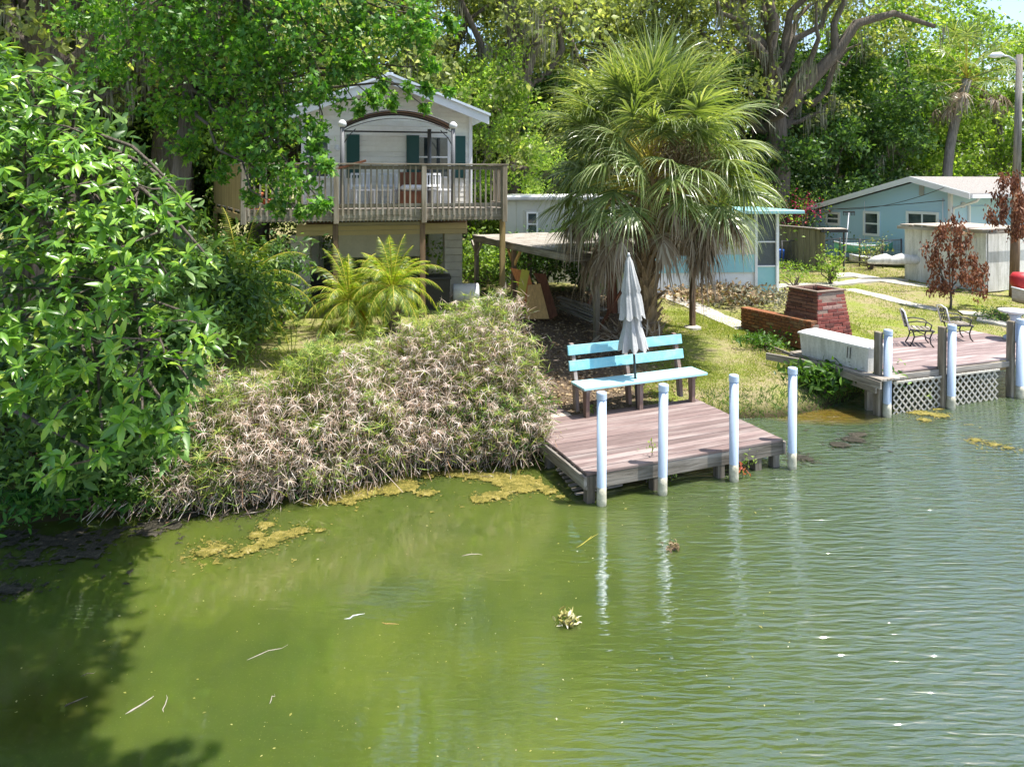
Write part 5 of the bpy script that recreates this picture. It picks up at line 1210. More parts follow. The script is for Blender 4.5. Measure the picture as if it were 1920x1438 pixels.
# ------------------------------------------------------------------ maple boughs hanging before the house
def boughs():
    global rng; rng = np.random.default_rng(41); random.seed(41)
    root = Vector((-6.2, 13.2, gz(-6.2,13.2)))
    t = thing('maple_tree', 'bright green lobed leaf tree whose boughs hang before the deck', 'tree', root)
    trunk = [(0,0,-.2), (.05,.02,1.5), (.0,.1,3.2), (.2,.1,5.0), (.5,0,7.0), (.8,0,9.5)]
    part('trunk', tubes_np([(trunk, [.20,.18,.17,.14,.11,.06])], MT['bark'], 'trunk', 10), t)
    B = []
    def b(px, py, r, Y, k=1.0): B.append((D(px, py, Y)-root, r/F*Y, k))
    for v in [(250,30,90,12.6), (330,110,90,12.8), (390,30,100,12.4), (480,60,95,12.2), (560,40,90,12), (450,160,90,12.4), (520,130,70,12), (540,215,66,11.9), (450,250,60,12.2), (500,300,55,11.9), (560,330,46,11.7),
              (590,385,26,11.5), (520,385,22,11.6), (598,290,32,11.8), (600,235,34,11.9), (610,165,50,12), (640,90,60,12), (690,50,60,12.4), (740,50,60,12.6), (790,60,42,12.6), (806,120,20,12.6), (800,165,16,12.6), (796,200,12,12.6),
              (690,120,34,12.4), (720,160,16,12.4), (700,185,24,12.2), (675,205,13,12.2), (735,190,16,12.3), (765,165,14,12.3), (850,45,26,13), (380,200,60,13), (300,200,60,13.2), (410,320,30,12.6), (350,270,40,13), (215,110,70,13), (640,130,40,12), (160,20,80,13),
              (470,365,20,12), (560,395,16,11.5), (615,310,14,11.7), (605,380,14,11.4), (785,20,40,12.6), (840,170,10,13), (300,-80,110,12), (480,-80,110,12), (650,-80,100,12.4), (560,-190,130,12.2), (400,-230,140,12), (750,-160,100,12.6)]: b(*v)
    segs = []; ps = []; fs = []
    hub = Vector((.5,0,6.6))
    for c, r, k in B:
        st = Vector(trunk[random.choice([3,4,5])]); segs.append((bend(st, c, .08, 7, .05), taper(.045, .008, 7)))
        n = int(560*(r/.8)**2)+70; ns = 12; sd = unit(rng.normal(size=(ns,3))); sc_ = np.array(c)+sd*r*rng.uniform(.2,.95,(ns,1)); i = rng.integers(0, ns, n)
        ps.append(sc_[i]+rng.normal(size=(n,3))*r*.2)
    part('branches', tubes_np(segs, MT['bark'], 'branches', 5), t)
    p = np.concatenate(ps); n = len(p); f = rdir(n,-.5); nm = rdir(n,.9); nm[:,1] -= .35
    V, Fc = scatter(*MAPLE, p, f, nm, rng.uniform(.075,.15,n)); part('foliage', npmesh('foliage', V, Fc, LF['maple']), t, stuff=True)
boughs()

# ------------------------------------------------------------------ broad leaved tree at the left front
def left_tree():
    global rng; rng = np.random.default_rng(51); random.seed(51)
    root = Vector((-6.3, 8.9, gz(-6.3,8.9))); t = thing('broad_leaved_tree', 'glossy broad leaved tree hanging over the water at the left', 'tree', root)
    trunk = [(0,0,-.2), (.1,-.1,.8), (.3,-.3,1.8), (.6,-.5,2.9), (.9,-.7,4.2)]
    part('trunk', tubes_np([(trunk, [.16,.14,.12,.10,.05])], MT['bark'], 'trunk', 10), t)
    reg = [(0,130,60,7.6), (60,190,70,7.5), (130,240,70,7.5), (40,300,80,7.3), (150,330,80,7.2), (230,350,60,7.2), (290,345,30,7.2), (60,420,90,7.1), (170,430,90,7), (270,430,70,7), (335,400,34,7.1), (60,540,90,6.9), (180,540,90,6.8), (290,520,70,6.8), (370,500,34,6.9),
           (50,650,80,6.8), (160,650,85,6.7), (270,640,70,6.6), (350,610,42,6.7), (130,740,60,6.6), (230,740,60,6.5), (320,730,48,6.6), (150,830,44,6.5), (230,830,40,6.5), (300,820,40,6.5), (140,875,30,6.4), (330,680,40,6.6), (120,160,40,7.6), (10,230,60,7.4), (20,700,40,6.8), (385,640,14,6.8), (200,270,40,7.4), (60,850,0,6.6)]
    P_ = []; Fd = []; Nn = []; Sc = []; segs = []
    for px, py, r, Y in reg:
        if r <= 0: continue
        c = D(px, py, Y); rad = r/F*Y; nros = max(3, int(17*(rad/.45)**2))
        for i in range(nros):
            d = Vector((random.gauss(0,1), random.gauss(0,1)-.4, random.gauss(0,1))).normalized(); q = c+Vector((d.x*rad, d.y*.55-.1, d.z*rad))*random.uniform(.55,1.05)
            ax = Vector((d.x*.5+.25, d.y*.5-.35, d.z*.35+.45)).normalized(); s1 = ax.orthogonal().normalized(); s2 = ax.cross(s1)
            if random.random() < .3: segs.append((bend(Vector(c)-root+Vector((0,.3,-.05)), q-root, .1, 3, .05), taper(.012,.005,3)))
            nl = random.randint(6,13); ros = random.uniform(.12,.21); a0 = random.random()*6.28
            for k in range(nl):
                a = a0+k*2.399; op = random.uniform(.55,1.35); fd = ax*math.cos(op)+(s1*math.cos(a)+s2*math.sin(a))*math.sin(op)+Vector((0,0,-.22))
                jt = Vector((random.gauss(0,.22), random.gauss(0,.22), random.gauss(0,.22)-.1)); P_.append(tuple(q-root-ax*random.uniform(0,.09))); Fd.append(tuple(fd+jt)); nn = ax+Vector((random.gauss(0,.3),random.gauss(0,.3),.6)); Nn.append(tuple(nn)); Sc.append(ros*random.uniform(.6,1.15))
        segs.append((bend(trunk[random.choice([1,2,3,4])], Vector(c)-root+Vector((0,.35,0)), .08, 5, .05), taper(.035,.012,5)))
    part('branches', tubes_np(segs, MT['bark'], 'branches', 5), t)
    P_ = np.array(P_); Fd = np.array(Fd); Nn = np.array(Nn); Sc = np.array(Sc)
    # inner, darker foliage that fills the crown behind the rosettes
    dd = P_[:,1]+root.y; order = np.argsort(dd*1.0-Sc*2); big = order[:300]; rest = order[300:]
    V, Fc = scatter(*LANCE, P_[rest], Fd[rest], Nn[rest], np.stack([Sc[rest]*.92, Sc[rest], Sc[rest]], 1))
    part('foliage', npmesh('foliage', V, Fc, LF['front']), t, stuff=True)
    metas = [npmesh('leaf', np.array(LANCE[0])*np.array([.92,1,1]), np.array(LANCE[1]), LF['front_one'])]
    for i in big:
        f = Vector(Fd[i]).normalized(); nn = Vector(Nn[i]); nn = (nn-f*nn.dot(f)).normalized(); x = f.cross(nn)
        M = Matrix((x, f, nn)).transposed(); o = part('leaf', metas[0], t, Vector(P_[i])); o.rotation_euler = M.to_euler(); o.scale = (Sc[i],)*3
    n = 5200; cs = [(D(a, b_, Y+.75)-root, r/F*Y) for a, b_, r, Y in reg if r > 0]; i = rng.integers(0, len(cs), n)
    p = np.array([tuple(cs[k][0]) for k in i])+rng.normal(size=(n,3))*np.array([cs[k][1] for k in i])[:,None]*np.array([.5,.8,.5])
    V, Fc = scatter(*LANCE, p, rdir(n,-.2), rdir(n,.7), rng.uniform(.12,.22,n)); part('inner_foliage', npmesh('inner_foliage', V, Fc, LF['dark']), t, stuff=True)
def one_leaf_mat():
    m = N('single glossy leaf'); r = m.rnd(); col = m.ramp(r, [(0, (.08,.19,.025)), (.4, (.15,.31,.035)), (.75, (.25,.43,.05)), (1, (.42,.50,.08))])
    b = m.bsdf(col, .3, .6); t = m.new('ShaderNodeBsdfTranslucent'); m.ln(m.mix(1, col, (1.4,1.8,.5,1), 'MULTIPLY'), t.inputs[0]); x = m.new('ShaderNodeMixShader'); x.inputs[0].default_value = .28
    m.ln(b.outputs[0], x.inputs[1]); m.ln(t.outputs[0], x.inputs[2]); return m.done(x.outputs[0])
LF['front_one'] = one_leaf_mat()
left_tree()
# unseen tree added over the left water; crown placed to shade the dark corner
make_tree('offview_shade_oak', 'unseen oak added out of view to shade the left corner of the canal', (-8.4, 3.4, -.4), 11.5, 2.7, 0, LF['mid'], MT['bark'], 26000, .26, 26, .36, .58, 0, None, 91, lean=(6.3,-.1))

# ------------------------------------------------------------------ sedge thicket on the bank
def sedge():
    global rng; rng = np.random.default_rng(61); random.seed(61)
    t = thing('umbrella_sedge', 'thicket of half dead umbrella sedge covering the bank left of the low dock', 'sedge')
    def umbel(nr, L, droop, mat, w=.010):
        V = []; Fc = []; g = Vector((0,0,-1))
        for k in range(nr):
            a = k*2.399; el = random.uniform(-.1,.75); cur = Vector((math.cos(a)*math.cos(el), math.sin(a)*math.cos(el), math.sin(el))); q = Vector((0,0,0)); path = [q.copy()]; l = L*random.uniform(.75,1.15)
            for i in range(4): cur = (cur+g*droop*(.15+.3*i)).normalized(); q = q+cur*l/4; path.append(q.copy())
            side = Vector((-math.sin(a), math.cos(a), 0)); o = len(V); V += strip(path, w, .002, side); Fc += [(o+2*i, o+2*i+1, o+2*i+3, o+2*i+2) for i in range(4)]
        return np.array([tuple(v) for v in V]), np.array(Fc)
    live = [umbel(18, .15, .10, None, .006), umbel(15, .15, .25, None, .006), umbel(9, .17, .05, None, .006)]; dry = [umbel(9, .15, .55, None, .005), umbel(13, .14, 1.3, None, .005), umbel(8, .16, .15, None, .005), umbel(11, .12, .8, None, .006), umbel(7, .19, .9, None, .005)]
    # positions of heads: mound over the bank outline, drooping over the water edge
    heads = []; tries = 0
    while len(heads) < 3000 and tries < 60000:
        tries += 1; x = random.uniform(-4.5, 1.15); y = random.uniform(8.0, 13.0); d = float(shore_d(x, y))
        right = .66-.30*(y-9.4) if y > 9.4 else .2
        wv = 1.15+max(0, x+2.2)*.58; wv = min(wv, 2.75)
        if d < -.30 or d > wv or x > right: continue
        if x < -3.4 and random.random() < (-(x+3.4))*.9: continue
        prof = math.sin(PI*min(1, max(0, (d+.45)/(wv+.75))))**.55
        hmax = (1.12+.40*max(0, min(1, (x+3.2)/3)))*prof*(1+.16*math.sin(x*3.1+y*1.3)*math.cos(y*2.7-x)); z = float(gh(x, y)); hgt = hmax*random.uniform(.35,1.1)
        heads.append((x, y, max(z,0)+hgt+.05, d))
    # clump density noise: live patches and dry patches
    H_ = np.array(heads); key = np.sin(H_[:,0]*2.1+1.0)*np.cos(H_[:,1]*2.6)+.5*np.sin(H_[:,0]*5.3+H_[:,1]*3.1)+rng.normal(size=len(H_))*.55
    livef = key > -.12; livef |= (H_[:,3] > 1.35)&(rng.random(len(H_)) < .55)
    front = H_[:,3] < .25; livef &= ~(front&(rng.random(len(H_)) < .6))
    stalks = MB()
    for i, (x, y, z, d) in enumerate(heads):
        if i % 2 == 0 or d < .5:
            bx = x+random.gauss(0,.10); by = y+abs(random.gauss(0,.12))+(.2 if d < .4 else 0); bz = max(-.03, float(gh(bx,by)))
            a = Vector((bx,by,bz)); b_ = Vector((x,y,z)); mid = a.lerp(b_, .55)+Vector((random.gauss(0,.04), random.gauss(0,.03), .08)); stalks.tube([a, mid, b_], [.006,.005,.004], 3, False)
    part('stalks', stalks.mesh('stalks', LF['stalk'], fix=False), t, stuff=True)
    vis = np.argsort(H_[:,1]-H_[:,2]*1.2); big = set(vis[::6][:300].tolist()); one = {}
    for nm, grp, arr in (('green_blades', True, live), ('dry_blades', False, dry)):
        ps = []
        for vi, (tv, tf) in enumerate(arr):
            idx = [i for i in range(len(heads)) if livef[i] == grp and i % len(arr) == vi and i not in big]
            if not idx: continue
            pos = H_[idx,:3]; n = len(idx); an = rng.random(n)*6.28; tilt = rng.normal(size=(n,2))*.25
            f = np.stack([np.cos(an), np.sin(an), tilt[:,0]], 1); nm_ = np.stack([tilt[:,1], tilt[:,0]-.15, np.ones(n)], 1)
            ps.append(scatter(tv, tf, pos, f, nm_, rng.uniform(.55,1.25,n)))
        V, Fc = join(ps); part(nm, npmesh(nm, V, Fc, LF['sedge' if grp else 'sedge_dry']), t, stuff=True)
        one[grp] = [npmesh('umbel', tv, tf, LF['sedge' if grp else 'sedge_dry']) for tv, tf in arr]
    for i in big:
        ms = one[bool(livef[i])]; o = part('umbel', ms[i % len(ms)], t, H_[i,:3], (random.gauss(0,.25), random.gauss(0,.25), random.random()*6.28)); s = random.uniform(.8,1.25); o.scale = (s,s,s)
    # fine blades that knit the heads together
    n = 24000; i = rng.integers(0, len(heads), n); p = H_[i,:3]+rng.normal(size=(n,3))*np.array([.10,.10,.09])-np.array([0,0,.05]); p[:,2] -= np.abs(rng.normal(size=n))*.12; p[:,2] = np.maximum(p[:,2], .02)
    g_ = rng.random(n) < np.where(livef[i], .8, .25); f = rdir(n,.35); L_ = rng.uniform(.06,.22,n); sc = np.stack([np.full(n,.016), L_, L_*.6], 1)
    for nm, mk, lf in (('fine_green_blades', g_, 'sedge'), ('fine_dry_blades', ~g_, 'sedge_dry')):
        k = int(mk.sum()); V, Fc = scatter(*DIA, p[mk], f[mk], rdir(k,.6), sc[mk]); part(nm, npmesh(nm, V, Fc, LF[lf]), t, stuff=True)
    # fallen stalks over the edge
    m = MB()
    for i in range(520):
        x = random.uniform(-4.6,.3); y0 = float(np.interp(x, SHn[:,0][3:12], SHn[:,1][3:12])); a = Vector((x, y0+random.uniform(.1,.6), random.uniform(.2,.55))); b_ = Vector((x+random.gauss(-.05,.25), y0-random.uniform(-.1,.35), random.uniform(.0,.14)))
        m.tube([a, a.lerp(b_,.5)+Vector((0,0,.05)), b_], [.006,.005,.003], 3, False)
    part('fallen_stalks', m.mesh('fallen_stalks', LF['sedge_dry'], fix=False), t, stuff=True)
    n = 9000; xs = rng.uniform(-5,.5,n); y0 = np.interp(xs, SHn[:,0][3:12], SHn[:,1][3:12]); p = np.stack([xs, y0+rng.uniform(-.1,1.6,n), rng.uniform(0,.8,n)], 1)
    V, Fc = scatter(*DIA, p, rdir(n,.2), rdir(n), np.stack([np.full(n,.05), rng.uniform(.12,.35,n), np.full(n,.1)], 1)); part('undergrowth', npmesh('undergrowth', V, Fc, LF['dark']), t, stuff=True)
sedge()
# individual taller green sedges standing above the thicket
def tall_sedge(px, py, h, label):
    random.seed(int(px)); g = G(px, py); t = thing('tall_sedge', label, 'sedge', g, 0, 'taller green sedge stems behind the thicket')
    for k in range(5):
        e = Vector((random.gauss(0,.14), random.gauss(0,.1), h*random.uniform(.7,1.1))); m = MB(); m.tube([(0,0,0), e*.5+Vector((.02,0,0)), e], [.007,.006,.005], 4, False); s = part('stem', m.mesh('stem', LF['sedge'], fix=False), t)
        V = []; Fc = []
        for j in range(20):
            a = j*2.399; el = random.uniform(0,.6); cur = Vector((math.cos(a)*math.cos(el), math.sin(a)*math.cos(el), math.sin(el))); q = Vector(e); path = [q.copy()]
            for i in range(4): cur = (cur+Vector((0,0,-.12*i))).normalized(); q = q+cur*.055; path.append(q.copy())
            o = len(V); V += strip(path, .010, .002, Vector((-math.sin(a),math.cos(a),0))); Fc += [(o+2*i, o+2*i+1, o+2*i+3, o+2*i+2) for i in range(4)]
        part('umbel', npmesh('umbel', np.array([tuple(v) for v in V]), np.array(Fc), LF['sedge']), s)
for px, py, h, lb in [(545,690,.75,'tall green sedge tuft at the left on the sunny grass'), (640,668,.5,'green sedge tuft below the shorter young palm'), (780,650,.6,'green sedge tuft right of the stout palm trunk'), (845,630,.75,'green sedge tuft by the white drum'), (905,620,.6,'green sedge tuft in front of the deck support post'), (700,655,.4,'green sedge tuft at the foot of the stout palm trunk')]:
    tall_sedge(px, py, h, lb)

# ferns at left bank
def fern(px, py, L, nf, label, z=None):
    random.seed(int(px*3+py)); g = G(px, py); t = thing('fern', label, 'fern', g, 0, 'ferns along the dark left bank')
    for i in range(nf):
        a = -PI/2+random.uniform(-1.7,1.7); lv, rc = feather((0,0,.02), a, random.uniform(.4,1.1), L*random.uniform(.7,1.1), LF['fern'], 20, L*.2, 1.2, .010); f = part('frond', lv, t); part('rachis', rc, f)
for i, v in enumerate([(60,935,.55,8,'bright fern low on the bank nearest the left edge'), (110,930,.5,8,'bright fern second from the left on the bank'), (190,925,.5,7,'fern below the hanging leaf rosettes'), (270,925,.45,7,'fern right of the hanging leaf rosettes'), (20,900,.7,8,'darker fern at the left edge of the bank'), (350,930,.4,6,'fern beside the first sedge stalks'), (150,890,.6,8,'shaded fern higher up the left bank')]):
    fern(*v)

# ------------------------------------------------------------------ grass and litter
def grass():
    global rng; rng = np.random.default_rng(71)
    def area(n, x0, x1, y0, y1, cond): 
        x = rng.uniform(x0,x1,n); y = rng.uniform(y0,y1,n); d = shore_d(x,y); m = cond(x,y,d); return x[m], y[m]
    def tuft(name, x, y, h0, h1, w, mat, lab):
        n = len(x); z = gh(x,y)-.005; p = np.stack([x,y,z],1); f = rdir(n,1.1); sc = rng.uniform(h0,h1,n)
        V, Fc = scatter([(-.5,0,0),(.5,0,0),(.1,1,.12)], [(0,1,2)], p, f, rdir(n), np.stack([np.full(n,w),sc,sc],1)); o = part(name, npmesh(name, V, Fc, mat), None, stuff=True); o['label'] = lab; o['category'] = 'grass'
    # noise-thinned lawn
    def thin(x,y): return (np.sin(x*1.9+.7*y)+np.sin(y*2.3-x*.8)+rng.normal(size=x.shape)*.9) > -.3
    def notshade(x,y): return (x-.10*y > 1.1+.25*np.sin(y*3)) | (y > 20.5)
    x, y = area(150000, 2.0, 8, 11.3, 17.5, lambda x,y,d: (d > .05)&thin(x,y)&notshade(x,y)); tuft('lawn_grass', x, y, .025, .07, .010, LF['grass'], 'yellow green lawn between the shelter and the two docks')
    x, y = area(130000, 3, 19, 14.5, 27, lambda x,y,d: (d > .4)&thin(x,y)&notshade(x,y)); tuft('far_lawn_grass', x, y, .03, .08, .016, LF['grass'], 'yellow green lawn around the paths and the shed')
    x, y = area(40000, -5, 0.0, 10.3, 14.5, lambda x,y,d: (d > 1.0)&(y < 14+x*.1)&thin(x,y)); tuft('bank_grass', x, y, .03, .08, .012, LF['grass'], 'sunny grass strip behind the sedge thicket')
    x, y = area(5000, 3.2, 6.8, 11.5, 13.6, lambda x,y,d: (d > -.05)&(d < .55)); tuft('bank_edge_grass', x, y, .06, .16, .014, LF['lush'], 'longer lush grass along the water between the docks')
    n = 9000; x = rng.uniform(.2,3.9,n); y = rng.uniform(11,20,n); m = (shore_d(x,y) > .3)&(x-.10*y < 2.0); x = x[m]; y = y[m]; n = len(x)
    p = np.stack([x,y,gh(x,y)+.012],1); f = rdir(n); f[:,2] *= .2; V, Fc = scatter(*DIA, p, f, rdir(n,1.5), rng.uniform(.03,.09,n)); o = part('leaf_litter', npmesh('leaf_litter', V, Fc, LF['litter']), None, stuff=True); o['label'] = 'brown leaf litter on the bare soil under the shelter'; o['category'] = 'leaf litter'
grass()
shrub('bed of dry pale plants and stones before the turquoise trailer', 1340, 18.6, 2.6, .35, 1500, .13, LF['litter'], DIA, 'dry_flower_bed', 81, 'flower bed')
shrub('grey dry plants beside the trailer bed', 1405, 18.2, 1.4, .4, 600, .12, LF['moss'], DIA, 'dry_plants', 82, 'flower bed')
for i in range(10):
    p = G(1240+i*19+random.uniform(-4,4), 521+random.uniform(-5,4)); s = random.uniform(.08,.15); m = MB(); m.lathe([(s*.7,-.05), (s,.02), (s*.8,s*.6), (s*.3,s*.8)], 7, fold=3, amp=.1)
    tag(part('bed_stone', m.mesh('bed_stone', MT['concrete'], jit=.01), None, p, (0,0,random.random()*6)), ['first','second','third','fourth','fifth','sixth','seventh','eighth','ninth','tenth'][i]+' grey stone from the left edging the dry bed before the turquoise trailer', 'stone', 'stones edging the dry bed')

# dead leaved trees
def dead_tree(label, base, cs, n, name='dead_leaved_tree'):
    global rng; t = thing(name, label, 'tree', base); base = Vector(base); segs = []; ps = []
    fork = Vector((.0,0,.45)); segs.append(([(0,0,-.1), (.02,0,.25), fork], [.035,.03,.026]))
    for c, r in cs:
        c = Vector(c)-base; segs.append((bend(fork, c, .1, 5, .06), taper(.02,.005,5)))
        k = int(n*r); ns = 8; sd = rng.normal(size=(ns,3))*r*.45; i = rng.integers(0, ns, k); ps.append(np.array(c)+sd[i]+rng.normal(size=(k,3))*np.array([.05,.05,.10]))
    part('branches', tubes_np(segs, MT['bark'], 'branches', 6), t); p = np.concatenate(ps); k = len(p); f = rng.normal(size=(k,3))*.35+np.array([0,0,-1]); V, Fc = scatter(*LANCE, p, f, rdir(k), np.stack([rng.uniform(.09,.14,k)]*1+[rng.uniform(.07,.13,k)]*2,1)); part('withered_leaves', npmesh('withered_leaves', V, Fc, LF['brown']), t, stuff=True)
rng = np.random.default_rng(99); random.seed(99)
g = G(1782, 580); Yd = g.y
dead_tree('small tree with withered brown leaves in front of the shed', g, [(D(a, b_, Yd+random.uniform(-.3,.3)), r) for a, b_, r in [(1760,440,.3), (1800,450,.35), (1780,480,.4), (1820,490,.35), (1755,500,.35), (1800,520,.35), (1770,540,.25), (1830,530,.25), (1745,470,.25), (1840,510,.18), (1785,420,.2), (1845,545,.12), (1750,540,.15)]], 750)
gb = Vector((14.1, 17.6, gz(14.1,17.6)))
dead_tree('withered brown leaved tree reaching in beside the light pole', gb, [(D(a, b_, 17.3+random.uniform(-.2,.2)), r) for a, b_, r in [(1905,350,.35), (1895,385,.35), (1915,410,.3), (1880,400,.3), (1900,430,.2), (1860,408,.12), (1885,345,.2), (1925,380,.4), (1960,380,.5), (1930,430,.35), (1970,440,.4)]], 800)

# small weeds on the docks
def sprig(label, px, py, z, h, n, mat, sz=.05, name='weed'):
    global rng; p = P(px, py, z); t = thing(name, label, 'plant', p); m = MB(); m.tube([(0,0,-.03), (.01,0,h*.5), (-.01,0,h)], [.006,.005,.003], 5); part('stem', m.mesh('stem', MT['bark']), t)
    q = rng.normal(size=(n,3))*np.array([h*.22,h*.2,h*.25])+np.array([0,0,h*.65]); V, Fc = scatter(*LANCE, q, rdir(n), rdir(n,.8), sz*rng.uniform(.7,1.3,n)); part('leaves', npmesh('leaves', V, Fc, mat), t)
sprig('seedling growing up through the low dock boards', 1222, 855, DZ, .20, 16, LF['light'])
sprig('red leaved weed at the foot of the third piling', 1392, 897, 0, .18, 20, LF['redl'], .055)
sprig('yellow green weed above the red leaved weed', 1402, 885, .02, .26, 30, LF['light'], .06)
sprig('green weed hanging by the second piling foot', 1258, 902, .0, .22, 40, LF['mid'], .07)
sprig('dark leafy weed below the front edge of the low dock', 1212, 905, .0, .28, 90, LF['dark'], .06)
sprig('light green sprig poking through the lattice', 1737, 750, .15, .14, 20, LF['light'], .06)
sprig('small green plant behind the walkway boards', 1043, 768, .40, .16, 24, LF['light'], .05)
sprig('low weed at the pale walkway edge', 1105, 775, .40, .14, 40, LF['mid'], .06)

# ------------------------------------------------------------------ floating mats and debris
BITS = []
def mat_(name, label, pts, mat, cat, group, z=.010, res=.028, seed=1, rough=.40, cap=.42):
    r = np.random.default_rng(seed); W2 = np.array([tuple(P(a, b_)[:2]) for a, b_, _ in pts]); R_ = np.array([c for _,_,c in pts])
    lo = (W2-R_[:,None]).min(0)-.1; hi = (W2+R_[:,None]).max(0)+.1; xs = np.arange(lo[0], hi[0], res); ys = np.arange(lo[1], hi[1], res*.8); X, Y = np.meshgrid(xs, ys)
    f = np.zeros_like(X)
    for (cx, cy), rr in zip(W2, R_): f = np.maximum(f, 1-np.sqrt(((X-cx)/rr)**2+((Y-cy)/(rr*.75))**2))
    nz = np.zeros_like(X)
    for k in range(16):
        s = r.uniform(6,60); a = r.uniform(0,6.28); nz += np.sin((X*math.cos(a)+Y*math.sin(a))*s+r.uniform(0,6))*(6/s)**.6/3.2
    f = np.minimum(f, cap)-rough*.32*(nz+.55)
    f = f+r.normal(size=f.shape)*(.16 if cat == 'debris' else .04)
    keep = f > 0; q = keep[:-1,:-1]&keep[1:,:-1]&keep[:-1,1:]&keep[1:,1:]; n, k = X.shape; idx = np.arange(n*k).reshape(n,k)
    Fc = np.stack([idx[:-1,:-1][q], idx[:-1,1:][q], idx[1:,1:][q], idx[1:,:-1][q]], -1)
    if len(Fc) == 0: return
    Z = z*.15+z*np.clip(f*5,0,1)+r.random(X.shape)*z*.9; Xj = X+r.normal(size=X.shape)*res*.22; Yj = Y+r.normal(size=X.shape)*res*.22
    ii = r.integers(0, len(Fc), 260); BITS.append((np.stack([X.ravel(), Y.ravel()], 1)[Fc[ii,0]]+r.normal(size=(260,2))*.11, mat.name))
    used, inv = np.unique(Fc.ravel(), return_inverse=True); V = np.stack([Xj,Yj,Z],-1).reshape(-1,3)[used]
    o = part(name, npmesh(name, V, inv.reshape(Fc.shape), mat), None, stuff=True); tag(o, label, cat, group)
GA = 'yellow algae mats floating near the bank'
mat_('algae_mat', 'long yellow algae mat along the sedge edge reaching a pointed tip', [(575,944,.14), (620,938,.22), (660,928,.28), (700,915,.32), (740,903,.3), (655,944,.11), (700,915,.25), (760,915,.2), (800,925,.14), (730,925,.14), (690,890,.25), (780,885,.2)], MT['algae'], 'algae', GA, seed=1)
mat_('algae_mat', 'thin yellow algae band against the sedge roots below the thicket', [(760,892,.2), (800,890,.2), (850,889,.2), (890,891,.2), (930,896,.26), (960,902,.3), (985,914,.25)], MT['algae'], 'algae', GA, seed=2)
mat_('algae_mat', 'yellow algae mat curving beside the left corner of the low dock', [(900,937,.16), (930,930,.2), (960,918,.16), (1000,912,.2), (1030,922,.13), (1050,933,.08), (980,900,.2)], MT['algae'], 'algae', GA, seed=3)
mat_('algae_mat', 'free floating yellow algae strip with a forked end, out on the left', [(440,1043,.10), (470,1030,.14), (500,1018,.16), (530,1005,.17), (560,997,.15), (600,996,.08), (500,985,.12), (480,1005,.12)], MT['algae'], 'algae', GA, seed=4)
mat_('algae_mat', 'small yellow algae patch left of the forked strip', [(388,1036,.15), (405,1028,.13)], MT['algae'], 'algae', GA, seed=5)
mat_('algae_mat', 'pale algae patch between the two docks', [(1575,835,.18), (1600,825,.2), (1612,815,.14)], MT['debris'], 'algae', GA, seed=6)
mat_('algae_mat', 'pale patch floating below the lattice near the dock box piling', [(1730,775,.2), (1760,779,.2), (1735,788,.14)], MT['algae'], 'algae', GA, seed=7)
mat_('algae_mat', 'thin pale algae streak at the right under the far piling', [(1830,826,.12), (1865,834,.12), (1890,840,.09)], MT['algae'], 'algae', GA, seed=8)
mat_('algae_mat', 'brown patch beside the right corner piling of the low dock', [(1500,858,.14), (1512,862,.12)], MT['debris'], 'algae', GA, seed=9)
mat_('algae_mat', 'yellow scum against the grass bank right of the low dock', [(1440,768,.15), (1470,768,.2), (1400,772,.15)], MT['algae'], 'algae', GA, seed=10)
GD = 'dark rafts of debris in the shaded left corner'
mat_('debris_raft', 'large dark raft of dead stalks along the left bank', [(20,1010,.4), (80,1020,.4), (140,1010,.42), (200,1005,.42), (260,995,.36), (310,985,.3), (40,1050,.35), (100,1050,.33), (160,1035,.28)], MT['debris'], 'debris', GD, .008, seed=11, rough=1.25, cap=.5)
mat_('debris_raft', 'small brown debris raft at the left edge', [(10,1110,.22), (45,1100,.14)], MT['debris'], 'debris', GD, .008, seed=12, rough=1.25, cap=.5)
mat_('debris_raft', 'dark scum strip under the leftmost sedge stalks', [(360,965,.2), (420,965,.2), (480,958,.2), (330,968,.15)], MT['debris'], 'debris', GD, .008, seed=13, rough=1.25, cap=.5)
def bits():
    global rng; rng = np.random.default_rng(93)
    for nm, lab in (('yellow algae', 'yellow crumbs of algae drifting round the mats'), ('dark floating debris', 'dark crumbs and stalk bits drifting round the debris rafts')):
        xy = np.concatenate([b for b, k in BITS if k == nm]); xy = xy[shore_d(xy[:,0], xy[:,1]) < .03]; n = len(xy); p = np.column_stack([xy, rng.uniform(.003,.010,n)])
        f = rdir(n); f[:,2] *= .1; nn = rdir(n)*.25+np.array([0,0,1]); sc = rng.uniform(.012,.055,n); V, Fc = scatter(*DIA, p, f, nn, np.stack([sc*rng.uniform(.4,1.4,n), sc, sc*.2],1))
        o = part('algae_crumbs' if 'yellow' in nm else 'debris_crumbs', npmesh('crumbs', V, Fc, bpy.data.materials[nm]), None, stuff=True); o['label'] = lab; o['category'] = 'flotsam'
bits()
def flotsam():
    global rng; rng = np.random.default_rng(88); n = 900; px = rng.uniform(20,1500,n); py = 930+rng.random(n)**1.3*500; k = np.sin(px*.011+py*.02)+np.sin(py*.031-px*.006)+rng.normal(size=n)*.6 > -.1; px = px[k]; py = py[k]; n = len(px)
    p = np.array([tuple(P(a,b_)) for a,b_ in zip(px,py)]); p[:,2] = .006; f = rdir(n); f[:,2] = 0; nm = np.tile([0,0,1.0],(n,1))+rng.normal(size=(n,3))*.1
    V, Fc = scatter(*DIA, p, f, nm, np.minimum(.045, .006+rng.exponential(.007,n))); o = part('floating_specks', npmesh('floating_specks', V, Fc, LF['flot']), None, stuff=True); o['label'] = 'scattered specks and leaf bits floating on the green water'; o['category'] = 'flotsam'
flotsam()
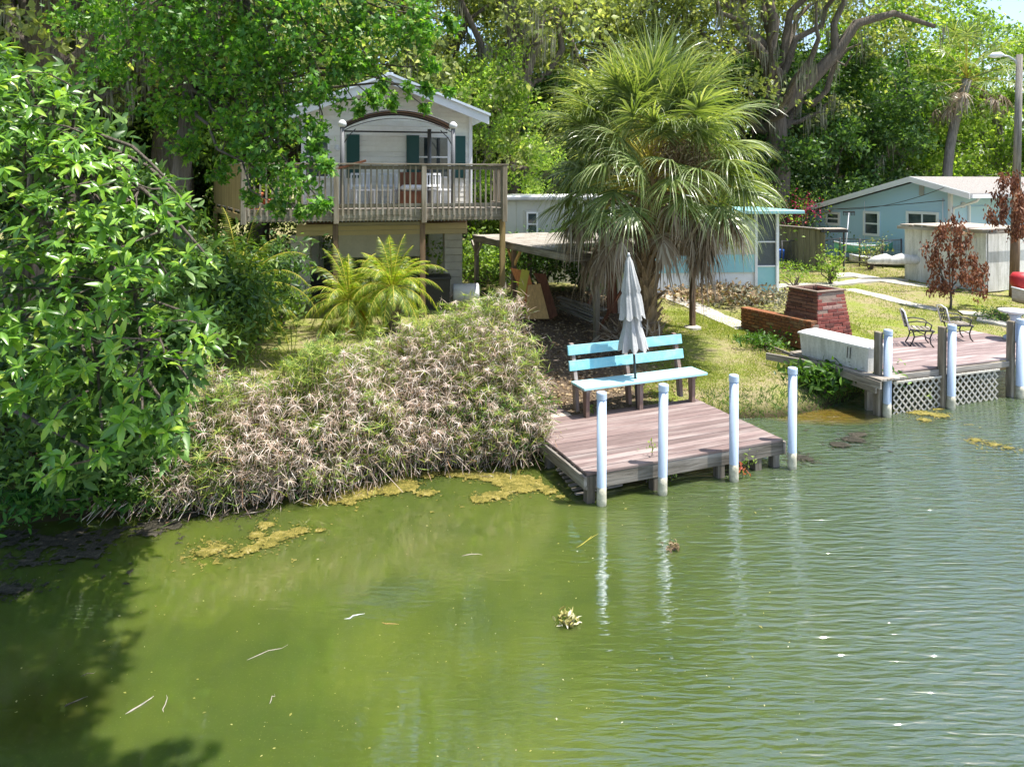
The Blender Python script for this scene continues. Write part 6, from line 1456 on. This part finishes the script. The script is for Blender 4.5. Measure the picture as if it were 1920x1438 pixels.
def stick(px0, py0, px1, py1, r, label, mat='pale', fork=False):
    a = P(px0, py0); b_ = P(px1, py1); m = MB(); mid = a.lerp(b_, .5)+Vector((random.uniform(-.02,.02), random.uniform(-.02,.02), .008)); r *= .55; q1 = a.lerp(mid,.5)+Vector((random.uniform(-.015,.015),random.uniform(-.015,.015),0)); q2 = mid.lerp(b_,.6)+Vector((random.uniform(-.02,.02),random.uniform(-.02,.02),-.004)); m.tube([a+Vector((0,0,-.002)), q1, mid, q2, b_+Vector((0,0,.0))], [r*.5,r,r*.9,r*.7,r*.25], 5)
    if fork: m.tube([mid, mid+Vector((.06,.08,.01))], [r*.7,r*.3], 4)
    tag(part('floating_stick', m.mesh('floating_stick', MT[mat], True), None), label, 'stick', 'sticks floating on the water')
stick(645,1160,684,1150,.008,'white stick with a round end floating left of centre','whitep')
stick(235,1338,285,1308,.010,'pale forked twig near the lower left corner','pale',True)
stick(307,1335,312,1302,.006,'thin tan twig right of the forked twig','pale')
stick(120,1325,165,1305,.008,'dark twig near the lower left corner','bark')
stick(150,1268,180,1258,.006,'small dark twig above the dark twig','bark')
stick(460,1238,540,1208,.005,'long thin pale reed left of centre','pale')
stick(1080,1027,1122,1000,.007,'green reed floating by the first piling reflection','olive',True)
stick(715,1166,748,1170,.006,'small bent tan twig below the algae','amber')
stick(865,1042,905,1040,.008,'short tan stick in front of the sedge','pale')
stick(505,1320,515,1300,.005,'short pale reed bit in the lower left water','pale')
for i, (px, py, lb, s) in enumerate([(1067,1170,'small stump with yellow leaves sticking out of the water',1.0), (1262,1030,'tuft of brown weed at the surface below the second piling',.7)]):
    p = P(px, py); t = thing('water_stump', lb, 'stump', p); m = MB(); m.tube([(0,0,-.3), (.01,0,.03*s)], [.05*s,.035*s], 8); part('stub', m.mesh('stub', MT['bark'], True), t)
    rng = np.random.default_rng(5+i); n = 70; q = rng.normal(size=(n,3))*np.array([.05,.04,.025])*s+np.array([0,0,.05*s]); V, Fc = scatter(*LANCE, q, rdir(n), rdir(n,.8), s*rng.uniform(.05,.09,n)); part('leaves', npmesh('leaves', V, Fc, LF['flot'] if i == 0 else LF['litter']), t)
